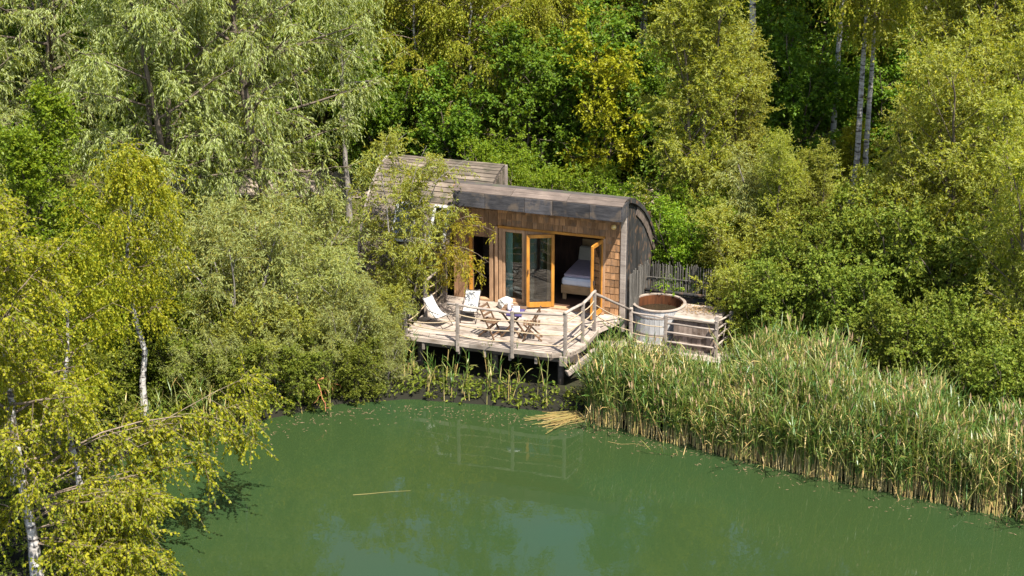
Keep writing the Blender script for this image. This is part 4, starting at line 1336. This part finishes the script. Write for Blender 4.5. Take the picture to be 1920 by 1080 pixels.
# big silvery willows on the bank to the left of the cabin
grove([('willow_a', 510, 53.0, .4, 1.0, 'tall silvery willow with drooping sprays beside the sandy path'),
       ('willow_b', 320, 50.5, 1.9, 1.0, 'broad silvery willow between the lime-green alder and the tallest willow'),
       ('willow_a', 85, 56.5, 3.6, 1.0, 'grey-green willow with dark bare trunk behind the lime-green alder'),
       ('willow_b', 430, 58.5, 5.0, 1.15, 'silvery willow crown rising behind the broad willow'),
       ('willow_slim', 655, 54.4, 2.2, 1.0, 'slim willow with bare grey trunk standing at the sandy path'),
       ('willow_b', -90, 50.0, 2.6, .95, 'grey willow at the edge of the wood beside the alder'),
       ], 'willow_tree', 'tree')
grove([('alder', 85, 46.0, .5, 1.06, 'lime-green leafy alder standing in front of the grey willow'),
       ('alder', 185, 47.0, 2.2, .6, 'small lime-green alder sapling at the foot of the broad willow'),
       ], 'alder_tree', 'tree')
grove([('birch_young', 268, 41.4, .3, 1.0, 'slender young birch with yellow crown and thin pale trunk at the water edge'),
       ('birch_young', 150, 36.8, 2.4, .92, 'young yellow birch growing right behind the big foreground birch'),
       ('birch_young', 20, 37.5, 4.1, .98, 'bushy yellow birch leaning into the foreground birch')], 'birch_tree', 'tree')
grove([('osier_a', 470, 43.6, .2, 1.0, 'grey-green osier bush beside the slender young birch'),
       ('osier_b', 596, 44.2, 1.5, .82, 'round grey osier bush between the tallest willow and the pond'),
       ('osier_a', 655, 45.0, 2.7, .55, 'osier bush pressed against the plank-clad cabin wing'),
       ('osier_b', 535, 45.8, 4.0, 1.0, 'large grey osier bush under the drooping willow sprays'),
       ('osier_b', 650, 43.6, 5.1, .6, 'low osier bush overhanging the water next to the deck'),
       ('osier_a', 395, 45.6, 3.3, .95, 'grey osier bush behind the slender young birch'),
       ('osier_a', 105, 39.2, .9, .62, 'pale silvery osier bush behind the foreground birch trunk'),
       ('osier_b', 722, 44.3, 2.2, .5, 'low osier bush brushing the outer end of the deck')], 'willow_shrub', 'shrub', parts=('stems', 'crown'))
grove([('bush_pale', 445, 42.9, 1.0, .8, 'yellow-green sallow bush squeezed between the first osier and the water'),
       ('bush_pale', 570, 43.5, 2.6, .7, 'yellow-green sallow bush in front of the round osier'),
       ('bush_pale', 700, 44.6, 4.6, .7, 'yellow-green sallow bush beside the plank-clad wing')], 'sallow_bush', 'shrub', parts=('stems', 'crown'))
grove([('bush_lime', 205, 43.0, 1.0, .9, 'green bush to the landward side of the slender young birch'),
       ('osier_b', 350, 42.1, 2.2, .42, 'green bush between the slender birch and the first osier'),
       ('osier_a', 420, 42.2, 3.9, .45, 'green bush leaning over the water in front of the first osier'),
       ('bush_lime', 120, 41.4, .1, .95, 'green bush between the silvery osier and the lime-green alder'),
       ('osier_b', 725, 43.6, 5.4, .32, 'small green bush tucked under the outer end of the deck'),
       ('osier_b', 520, 42.7, 5.0, .42, 'green bush overhanging the water beside the reddish branch'),
       ('osier_a', 625, 43.1, .7, .40, 'green bush overhanging the water at the round osier')], 'leafy_bush', 'shrub', parts=('stems', 'crown'))
grove([('bush_dark', 180, 40.8, 1.0, .8, 'dark bush at the waterline near the foreground birch sprays'),
       ('bush_dark', 335, 42.3, 3.0, .7, 'dark bush a step behind the foot of the slender young birch'),
       ('bush_dark', 450, 41.9, 4.4, .65, 'dark bush at the waterline under the first osier'),
       ('bush_dark', 570, 42.5, 0.4, .6, 'dark bush at the waterline behind the reddish branch'),
       ('bush_dark', 350, 43.6, 2.0, 1.0, 'dark bush in the hollow between slender birch and osiers'),
       ('bush_dark', 60, 42.5, 2.0, 1.1, 'dark bush in front of the lime-green alder'),
       ('bush_dark', 665, 43.0, 2.6, .55, 'dark bush at the waterline beside the deck')], 'dark_bush', 'shrub', parts=('stems', 'crown'))

# wood behind the cabin
rs = np.random.RandomState(77)
grove([('birch_tall_a', 925, 60.0, .8, 1.0, 'tall forest birch with pale trunk rising straight behind the cabin roof'),
       ('birch_tall_b', 1208, 61.0, 2.0, 1.0, 'forest birch with grey trunk behind the tall sallow'),
       ('birch_tall_b', 1397, 57.5, 3.0, 1.35, 'forest birch whose white bare trunk stands against dark hazel'),
       ('birch_tall_b', 1560, 57.0, 1.0, 1.1, 'slim white-stemmed birch left of the twin birch pair'.replace('left of', 'next to')),
       ('birch_tall_b', 1592, 54.2, 4.4, 1.0, 'taller stem of the twin birches standing close together'),
       ('birch_tall_b', 1620, 54.6, 1.2, .93, 'thinner stem of the twin birches standing close together'),
       ], 'birch_tree', 'tree')
rows = []
for k, (u, y) in enumerate([(640, 72), (760, 74), (840, 79), (1010, 73), (1090, 77), (1150, 71), (1290, 74), (1480, 75), (1690, 72), (1790, 74), (1890, 71), (920, 84), (1230, 83), (1350, 88), (1540, 84), (1640, 82), (700, 82), (560, 78), (250, 72), (120, 76), (380, 80), (0, 70), (1960, 68), (1740, 86), (1860, 90), (1440, 94), (1120, 94), (800, 94), (480, 92)]):
    rows.append((('birch_tall_a', 'birch_tall_b')[k % 2], u, y, rs.rand() * 6.28, .85 + .25 * rs.rand()))
def by_place(rows, name, cat, spots, parts=('trunk', 'crown')):
    """one label and group for each stretch of the wood"""
    for lo, hi, lb, gr in spots:
        grove([r for r in rows if lo <= r[1] < hi], name, cat, gr, lb, parts)
by_place(rows, 'birch_tree', 'tree', [(-999, 600, 'leafy birch deep in the wood behind the silvery willows', 'birches behind the willows'),
    (600, 1180, 'leafy birch deep in the wood behind the cabin', 'birches behind the cabin'),
    (1180, 1660, 'leafy birch in the dark wood behind the white-stemmed birches', 'birches behind the white stems'),
    (1660, 2999, 'leafy birch in the wood behind the great sallow', 'birches behind the great sallow')])
rows = []
for k, (u, y) in enumerate([(720, 57), (800, 58.5), (860, 56.5), (985, 57), (1040, 58.5), (1110, 57), (1175, 58), (1240, 56.5), (1380, 57), (1440, 59), (1490, 57), (1530, 62), (1660, 57), (1700, 61), (760, 64), (1020, 66), (1150, 63), (1330, 62), (1420, 66), (1580, 66), (610, 61), (950, 69), (1260, 69), (1500, 70), (1640, 68), (1760, 66), (820, 70), (700, 69), (1880, 66), (1370, 72), (260, 60), (150, 62), (20, 60), (1820, 56), (1930, 58)]):
    rows.append((('hazel_a', 'hazel_b')[k % 2], u, y, rs.rand() * 6.28, (.7 if y < 60 else .95) + .3 * rs.rand()))
P2 = ('stems', 'crown')
by_place(rows, 'hazel_bush', 'shrub', [(-999, 600, 'broad-leaved green hazel in the gaps behind the silvery willows', 'hazels behind the willows'),
    (600, 900, 'broad-leaved green hazel behind the plank-clad wing', 'hazels behind the plank-clad wing'),
    (900, 1200, 'broad-leaved green hazel behind the dark cabin eave', 'hazels behind the eave'),
    (1200, 1460, 'broad-leaved green hazel behind the tall sallow', 'hazels behind the tall sallow'),
    (1460, 1680, 'broad-leaved green hazel around the white-stemmed birches', 'hazels around the white stems'),
    (1680, 2999, 'broad-leaved green hazel behind the great sallow', 'hazels behind the great sallow')], P2)
grove([('bush_gold', 1130, 55.8, 1.0, 1.25, 'golden-yellow shrub glowing in front of the dark hazels'),
       ('bush_gold', 1590, 55.2, 3.0, .6, 'small golden-yellow shrub at the foot of the twin birches')], 'golden_shrub', 'shrub', parts=('stems', 'crown'))

rows = []
for k, (u, y, sc) in enumerate([(880, 57.8, .85), (975, 58.5, .8), (1060, 59.5, .85), (785, 58.5, .85), (1190, 61.5, .95), (700, 62, 1.0), (1470, 63, .9), (1700, 59, .85), (1340, 64, 1.0), (840, 65, 1.1), (930, 66, 1.05), (1120, 66, 1.1), (1000, 68.5, 1.2), (740, 67, 1.15), (1240, 66, 1.1), (1580, 63.5, .9), (1420, 69, 1.2), (1770, 63, 1.05), (650, 66, 1.1)]):
    rows.append(('birch_mid', u, y, k * 1.9, sc))
by_place(rows, 'birch_tree', 'tree', [(0, 830, 'half-grown birch with hanging yellow-green foliage behind the plank-clad wing', 'half-grown birches behind the plank-clad wing'),
    (830, 1130, 'half-grown birch with hanging yellow-green foliage around the pale straight trunk', 'half-grown birches around the pale trunk'),
    (1130, 1400, 'half-grown birch with hanging foliage behind the tall sallow', 'half-grown birches behind the tall sallow'),
    (1400, 2999, 'half-grown birch with hanging foliage behind the twin birches', 'half-grown birches behind the twin birches')])
# sallows and bushes to the right of the cabin
grove([('sallow_a', 1300, 50.6, .6, 1.08, 'tall light-green sallow behind the end wall of the cabin'),
       ('sallow_a', 1385, 52.4, 2.6, .75, 'smaller sallow leaning on the tall light-green sallow'),
       ('sallow_b', 1800, 47.5, 1.2, 1.15, 'great yellow-green sallow spreading over the reed bed'),
       ('sallow_a', 1770, 51.5, 3.9, 1.2, 'tall sallow rising behind the great spreading sallow'),
       ('sallow_b', 1935, 43.0, 4.6, 1.0, 'yellow-green sallow at the far end of the reed bed'),
       ('sallow_a', 1905, 50.5, .1, 1.15, 'upright sallow between the great sallow and the wood'),
       ('sallow_b', 1715, 50.0, 5.4, .66, 'rounded sallow bush in front of the twin birches')], 'sallow_tree', 'tree')
grove([('osier_a', 1425, 49.2, 3.3, .86, 'pale osier bush behind the tub platform near the tall sallow'),
       ('osier_b', 1500, 50.2, 1.2, .6, 'pale osier bush at the foot of the white-stemmed birches')], 'willow_shrub', 'shrub', parts=('stems', 'crown'))
grove([('bush_lime', 1285, 48.6, .4, .95, 'leafy green bush right behind the stick fence'),
       ('bush_pale', 1385, 47.4, 1.7, .95, 'leafy green bush behind the corner of the tub platform'),
       ('sallow_a', 1450, 47.9, 3.0, .56, 'slender young sallow behind the bleached brushwood'),
       ('sallow_a', 1505, 48.2, 4.3, .5, 'slender young sallow in front of the pale osier by the birches'),
       ('bush_pale', 1590, 49.6, 5.6, .95, 'leafy green bush hiding the foot of the twin birches'),
       ('bush_lime', 1245, 50.4, 2.8, .9, 'leafy green bush between the end wall and the tall sallow'),
       ('bush_pale', 1690, 47.2, 0.9, 1.1, 'leafy green bush under the edge of the great sallow'),
       ('bush_pale', 1405, 45.8, 2.1, .7, 'small leafy bush against the outer rail of the tub platform')], 'leafy_bush', 'shrub', parts=('stems', 'crown'))
grove([('bush_dark', 1460, 45.4, .2, .95, 'dark bush beside the bleached brushwood towards the platform'),
       ('bush_dark', 1590, 44.6, 1.2, 1.05, 'dark bush beside the bleached brushwood towards the great sallow'),
       ('bush_dark', 1680, 42.7, 2.6, 1.0, 'dark bush closing the back of the middle reed bed'),
       ('bush_dark', 1765, 41.3, 3.6, 1.05, 'dark bush behind the reeds, next to the pale dead branch'),
       ('bush_dark', 1845, 39.9, 4.8, 1.0, 'dark bush behind the narrowing end of the reeds'),
       ('bush_dark', 1925, 38.8, 5.6, 1.0, 'dark bush at the very tip of the reed bed'),
       ('bush_dark', 1640, 46.4, .9, 1.3, 'tall dark bush under the rounded sallow'),
       ('bush_dark', 1320, 49.4, 3.3, 1.0, 'dark bush in the gap behind the stick fence'),
       ('bush_dark', 1770, 45.2, 2.0, 1.3, 'tall dark bush in the shade of the great sallow'),
       ('bush_dark', 1520, 46.4, 4.0, 1.1, 'dark bush uphill of the bleached brushwood')], 'dark_bush', 'shrub', parts=('stems', 'crown'))
grove([('bush_lime', 1000, 53.2, .4, .8, 'green bush behind the middle of the dark eave'),
       ('bush_lime', 1095, 52.6, 1.9, .85, 'green bush behind the cabin below the golden shrub'),
       ('bush_lime', 1150, 51.6, 3.0, .8, 'green bush behind the cabin next to the dead sapling'),
       ('bush_lime', 935, 54.6, 4.0, .9, 'green bush behind the gable of the plank-clad wing'),
       ('bush_lime', 1190, 50.8, 5.0, .7, 'green bush behind the rounded corner of the end wall')], 'leafy_bush', 'shrub', parts=('stems', 'crown'))

# ------------------------------------------------------------------ reeds
def in_poly(P, poly):
    inside = np.zeros(len(P), bool)
    j = len(poly) - 1
    for i in range(len(poly)):
        xi, yi = poly[i]; xj, yj = poly[j]
        c = ((yi > P[:, 1]) != (yj > P[:, 1])) & (P[:, 0] < (xj - xi) * (P[:, 1] - yi) / (yj - yi + 1e-12) + xi)
        inside ^= c
        j = i
    return inside

def reeds(name, poly, n, h, seed, label, n_leaf=7, green=.75, lean=.14, plume=.2, hfun=None):
    rs = np.random.RandomState(seed)
    poly = np.array(poly)
    lo, hi = poly.min(0), poly.max(0)
    P = lo + rs.rand(n * 6, 2) * (hi - lo)
    P = P[in_poly(P, poly)]
    # clumped: keep by a noise value
    cl = np.sin(P[:, 0] * 2.3 + 1) * np.sin(P[:, 1] * 2.9) + .6 * np.sin(P[:, 0] * 5.1 - P[:, 1] * 4.2)
    P = P[rs.rand(len(P)) < .62 + .3 * cl][:n]
    n = len(P)
    g = np.maximum(ground_h(P[:, 0], P[:, 1]), -.25)
    hv = h * (.6 + .55 * rs.rand(n)) * (1 + .1 * np.sin(P[:, 0] * 1.3) * np.cos(P[:, 1] * 1.9))
    if hfun is not None:
        hv = hv * hfun(P)
    az = rs.rand(n) * 6.28
    la = np.abs(rs.normal(0, lean, n))
    la = np.where(rs.rand(n) < .05, rs.uniform(.4, .8, n), la)
    K = 4
    t = np.linspace(0, 1, K)[None]
    S = np.empty((n, K, 3))
    S[..., 0] = P[:, :1] + np.cos(az)[:, None] * (la * hv)[:, None] * t ** 1.5
    S[..., 1] = P[:, 1:] + np.sin(az)[:, None] * (la * hv)[:, None] * t ** 1.5
    S[..., 2] = g[:, None] + hv[:, None] * t * (1 - .25 * (la ** 2)[:, None])
    Vs, Fs = tube_arrays(S, np.linspace(.011, .005, K)[None] * np.ones((n, 1)), 3)
    seg = np.tile(np.repeat(np.arange(K - 1), 3), n)
    Fs = np.concatenate([Fs[:, [0, 1, 2]], Fs[:, [0, 2, 3]]])
    ms_ = np.tile(np.where((seg == 0) | (np.repeat(rs.rand(n), 3 * (K - 1)) < .22), 1, 0), 2)
    # blades
    idx = np.repeat(np.arange(n), n_leaf)
    tt = .42 + .56 * (np.tile(np.arange(n_leaf), n) + rs.rand(n * n_leaf)) / n_leaf
    B, _ = along(S[idx], tt)
    m = len(B)
    a2 = rs.rand(m) * 6.28
    el = np.radians(rs.uniform(38, 82, m))
    out = np.stack([np.cos(a2) * np.cos(el), np.sin(a2) * np.cos(el), np.sin(el)], -1)
    L = rs.uniform(.28, .62, m) * (.6 + .25 * h)
    side = np.stack([-np.sin(a2), np.cos(a2), rs.normal(0, .3, m)], -1)
    tw = np.array([0, .3, .68, 1.0])
    bend = rs.uniform(.05, .6, m)
    C_ = B[:, None] + out[:, None] * (L[:, None] * tw)[..., None]
    C_[..., 2] -= (bend * L)[:, None] * tw ** 2.2
    wd = np.array([.35, 1, .7, 0])[None] * rs.uniform(.006, .0135, m)[:, None]
    Lf, Rt = C_[:, :3] - side[:, None] * wd[:, :3, None], C_[:, :3] + side[:, None] * wd[:, :3, None]
    Vb = np.concatenate([Lf, Rt, C_[:, 3:]], 1).reshape(-1, 3)
    k = np.arange(m)[:, None] * 7
    Fb = np.concatenate([k + [[0, 3, 4]], k + [[0, 4, 1]], k + [[1, 4, 5]], k + [[1, 5, 2]], k + [[2, 5, 6]]], 0)
    patch = np.sin(P[idx, 0] * 1.7 + 2) * np.sin(P[idx, 1] * 2.1 + P[idx, 0] * .6)
    dry = rs.rand(m) > green + .25 * (tt - .6) - .3 * np.clip(patch, 0, 1)
    mb = np.tile(np.where(dry, 1, 0), 5)
    # plumes
    pi_ = np.where(rs.rand(n) < plume)[0]
    p0 = S[pi_, -1]
    q = len(pi_)
    a3 = rs.rand(q) * 6.28
    dd = np.stack([np.cos(a3) * .35, np.sin(a3) * .35, np.ones(q)], -1) * rs.uniform(.14, .26, q)[:, None]
    sd = np.stack([-np.sin(a3), np.cos(a3), np.zeros(q)], -1) * .022
    Vp = np.stack([p0, p0 + dd * .5 + sd, p0 + dd, p0 + dd * .5 - sd], 1).reshape(-1, 3)
    k = np.arange(q)[:, None] * 4
    Fp = np.concatenate([k + [[0, 1, 2]], k + [[0, 2, 3]]], 0)
    V = np.concatenate([Vs, Vb, Vp])
    Fc = np.concatenate([Fs, Fb + len(Vs), Fp + len(Vs) + len(Vb)])
    mi = np.concatenate([ms_, mb, np.full(len(Fp), 2)])
    me = np_mesh(name, V, Fc, mi)
    o = link(name, me, [M['R_green'], M['R_tan'], M['R_plume']])
    tag(o, label, None, kind='stuff')
    return o

# bed in front of the tub platform and along the right bank
bed = [(1.7, 41.5), (3.2, 40.5), (5.5, 39.1), (8.4, 37.5), (11.3, 36.0), (14, 34.8), (14.5, 36.2), (12.6, 37.2), (11.0, 38.3), (9.5, 39.8), (8.2, 41.2), (7.2, 42.3), (6.4, 42.7), (5.4, 42.1), (4.2, 42.1), (3.2, 42.6), (2.6, 42.7), (2.1, 42.3)]
reeds('reed_bed', bed, 9000, 1.85, 31, 'dense bed of green and straw-coloured reeds along the bank', n_leaf=10, green=.9, hfun=lambda P: (.70 + .22 * np.exp(-((P[:, 0] - 2.7) / .6) ** 2) + .34 * np.clip((P[:, 0] - 5.2) / 1.4, 0, 1) - .18 * np.clip((P[:, 0] - 7.5) / 3, 0, 1) - .10 * np.clip((P[:, 1] - 41.3) / .6, 0, 1) * np.exp(-((P[:, 0] - 4.6) / .8) ** 2)) * (1 + .2 * np.sin(P[:, 0] * 3.1 + P[:, 1] * 1.7) * np.sin(P[:, 1] * 2.3)))
reeds('reed_fringe', [(1.2, 41.3), (3.2, 40.2), (5.5, 38.8), (8.4, 37.2), (11.3, 35.6), (14, 34.4), (14, 34.9), (11.3, 36.2), (8.4, 37.7), (5.5, 39.3), (3.2, 40.7), (1.4, 41.8)], 330, 1.0, 35, 'ragged fringe of bent reeds standing in the water', n_leaf=6, green=.6, lean=.45, plume=.03)
reeds('deck_reeds', [(-3.6, 43.0), (-1.6, 42.7), (0.9, 42.1), (1.3, 42.4), (.6, 43.8), (-3.2, 44.4)], 46, 1.05, 32, 'sparse green reeds growing under the front of the deck', n_leaf=6, green=.95, lean=.25, plume=.02)
reeds('bank_reeds', [(-10, 39), (-9, 39.4), (-6.4, 41.2), (-4.4, 42.4), (-4.6, 43.0), (-6.8, 42.0), (-9.6, 40.4)], 60, 1.0, 33, 'thin reeds at the foot of the willow bank', n_leaf=6, green=.9, lean=.25, plume=.02)

# ------------------------------------------------------------------ ground cover
def ground_cover():
    rs = np.random.RandomState(9)
    n = 46000
    x = rs.uniform(-17, 19, n * 2); y = rs.uniform(33, 66, n * 2)
    d = shore_dist(x, y)
    a = (x - OX) * math.cos(TH) + (y - OY) * math.sin(TH)
    b = -(x - OX) * math.sin(TH) + (y - OY) * math.cos(TH)
    free = (d > .05) & ~((a > -7.6) & (a < .3) & (b > -3.3) & (b < 4.3)) & ~((a > -.1) & (a < 3.3) & (b > -.6) & (b < 2.1)) & ~((np.abs(y - 56.9) < 1.3) & (x > -12.8) & (x < 6.8))
    x, y = x[free][:n], y[free][:n]
    S = np.stack([x, y, ground_h(x, y)], -1)
    D = unit(rs.normal(size=S.shape) * [.7, .7, .3] + UP)
    L = rs.uniform(.1, .5, len(S))
    V, Fq = leaf_quads(S, D, L, 4, rs, (.11, .06), droop=.2, fd=.1, nu=.7)
    o = link('ground_cover', np_mesh('ground_cover', V, Fq), M['L_ground'])
    tag(o, 'low leafy ground cover on the forest floor', None, kind='stuff')
ground_cover()

# ------------------------------------------------------------------ dead wood, floating stems
def dead_branch(name, x, y, z, H, R, seed, mat, label, n=9, elev=(10, 70), cat='branch', r=.02, sub=4):
    rs = np.random.RandomState(seed)
    S = np.zeros((n, 3)); S[:, :2] = rs.normal(0, .08, (n, 2))
    phi = np.arange(n) * 2.4 + rs.rand(n)
    el = np.radians(rs.uniform(*elev, n))
    D = np.stack([np.cos(phi) * np.cos(el), np.sin(phi) * np.cos(el), np.sin(el)], -1)
    L = R * (.5 + .7 * rs.rand(n))
    P = curve_pts(S, D, L, 7, rs, -.15, .3)
    parts = [tube_arrays(P, r * np.linspace(1, .3, 7)[None] * (.6 + .6 * rs.rand(n, 1)), 5)]
    idx = np.repeat(np.arange(n), sub)
    s2, T = along(P[idx], rs.uniform(.25, .95, len(idx)))
    D2 = unit(T * .6 + unit(rs.normal(size=T.shape)) * .8)
    P2 = curve_pts(s2, D2, L[idx] * rs.uniform(.2, .5, len(idx)), 5, rs, -.2, .3)
    parts.append(tube_arrays(P2, r * .4 * np.linspace(1, .4, 5)[None] * np.ones((len(idx), 1)), 3))
    V, Fq = merge(parts)
    o = link(name, np_mesh(name, V, Fq, smooth=True), mat)
    o.location = (x, y, z)
    return tag(o, label, cat)
x, y = gx(1520, 44.6), 44.6
dead_branch('brushwood', x, y, gz(x, y) + .1, 1.4, 1.5, 41, M['deadwood'], 'tangle of bleached dead brushwood above the reed bed', n=22, sub=7, cat='brushwood', r=.018)
x, y = gx(1182, 50.3), 50.3
dead_branch('dead_sapling', x, y, gz(x, y), 2, 2.7, 43, M['deadwood'], 'bare dead sapling behind the dark end wall', n=4, elev=(70, 86), cat='sapling', r=.02, sub=5)
x, y = gx(600, 42.4), 42.4
dead_branch('red_branch', x, y, zat(705, 42.4), 1, .95, 44, M['redwood'], 'reddish bare branch hanging over the water below the osiers', n=4, elev=(-75, -35), r=.022, sub=3)
x, y = gx(1790, 44.0), 44.0
dead_branch('dead_branch', x, y, 1.6, 1, 1.3, 45, M['deadwood'], 'pale dead branch sticking out of the dark bushes', n=3, elev=(10, 50), r=.016, sub=4)

def strand(name, pts, r, mat, label, cat='reed stem'):
    P = np.array(pts, float)
    V, Fq = tube_arrays(P[None], np.linspace(r, r * .4, len(P))[None], 5)
    o = link(name, np_mesh(name, V, Fq, smooth=True), mat)
    return tag(o, label, cat)
def onz(u, v, z=0.0):
    t = math.atan((v - 540) / F_PX) + PITCH
    y = (CAM_Z - z) / math.tan(t)
    return (gx(u, y, z), y, z)
strand('floating_twig', [onz(u, v, .012) for u, v in ((662, 928), (690, 926), (720, 923), (748, 921), (770, 920))], .007, M['R_tan'], 'single pale twig floating on the open water', 'twig')
strand('floating_reed', [onz(u, v, .012) for u, v in ((1140, 828), (1165, 833), (1190, 832), (1215, 839))], .007, M['R_tan'], 'broken reed floating at the near edge of the reed bed')
def fallen_reeds():
    rs = np.random.RandomState(51)
    n = 70
    c = np.array(onz(1085, 782, .03))
    an = rs.normal(math.pi + .25, .28, n)
    L = rs.uniform(.5, 1.3, n)
    S = c + np.stack([rs.normal(0, .12, n), rs.normal(0, .12, n), rs.rand(n) * .12], -1)
    D = np.stack([np.cos(an), np.sin(an), np.full(n, -.04)], -1)
    P = curve_pts(S, D, L, 4, rs, 0, .05)
    P[..., 2] = np.maximum(P[..., 2], .012)
    V, Fq = tube_arrays(P, np.full((n, 4), .008), 3)
    o = link('fallen_reeds', np_mesh('fallen_reeds', V, Fq), M['R_tan'])
    tag(o, 'fan of bleached fallen reeds lying on the water', None, kind='stuff')
fallen_reeds()

def floating_bits():
    rs = np.random.RandomState(61)
    n = 900
    k = rs.randint(2, len(SHORE) - 5, n)
    t = rs.rand(n)[:, None]
    P = SHORE[k] * (1 - t) + SHORE[k + 1] * t
    P = P + np.stack([rs.normal(0, .2, n), -np.abs(rs.normal(0, .5, n)) - .35], -1)
    P = P[shore_dist(P[:, 0], P[:, 1]) < -.02]
    n = len(P)
    an = rs.rand(n) * 6.28
    L = rs.uniform(.015, .07, n)[:, None]
    d = np.stack([np.cos(an), np.sin(an), np.zeros(n)], -1) * L
    e = np.stack([-np.sin(an), np.cos(an), np.zeros(n)], -1) * .008
    C_ = np.concatenate([P, np.full((n, 1), .006)], 1)
    V = np.stack([C_ - d, C_ + e, C_ + d, C_ - e], 1).reshape(-1, 3)
    o = link('floating_bits', np_mesh('floating_bits', V, np.arange(4 * n).reshape(-1, 4)), M['R_plume'])
    tag(o, 'bits of leaf and reed floating along the water edge', None, kind='stuff')
floating_bits()
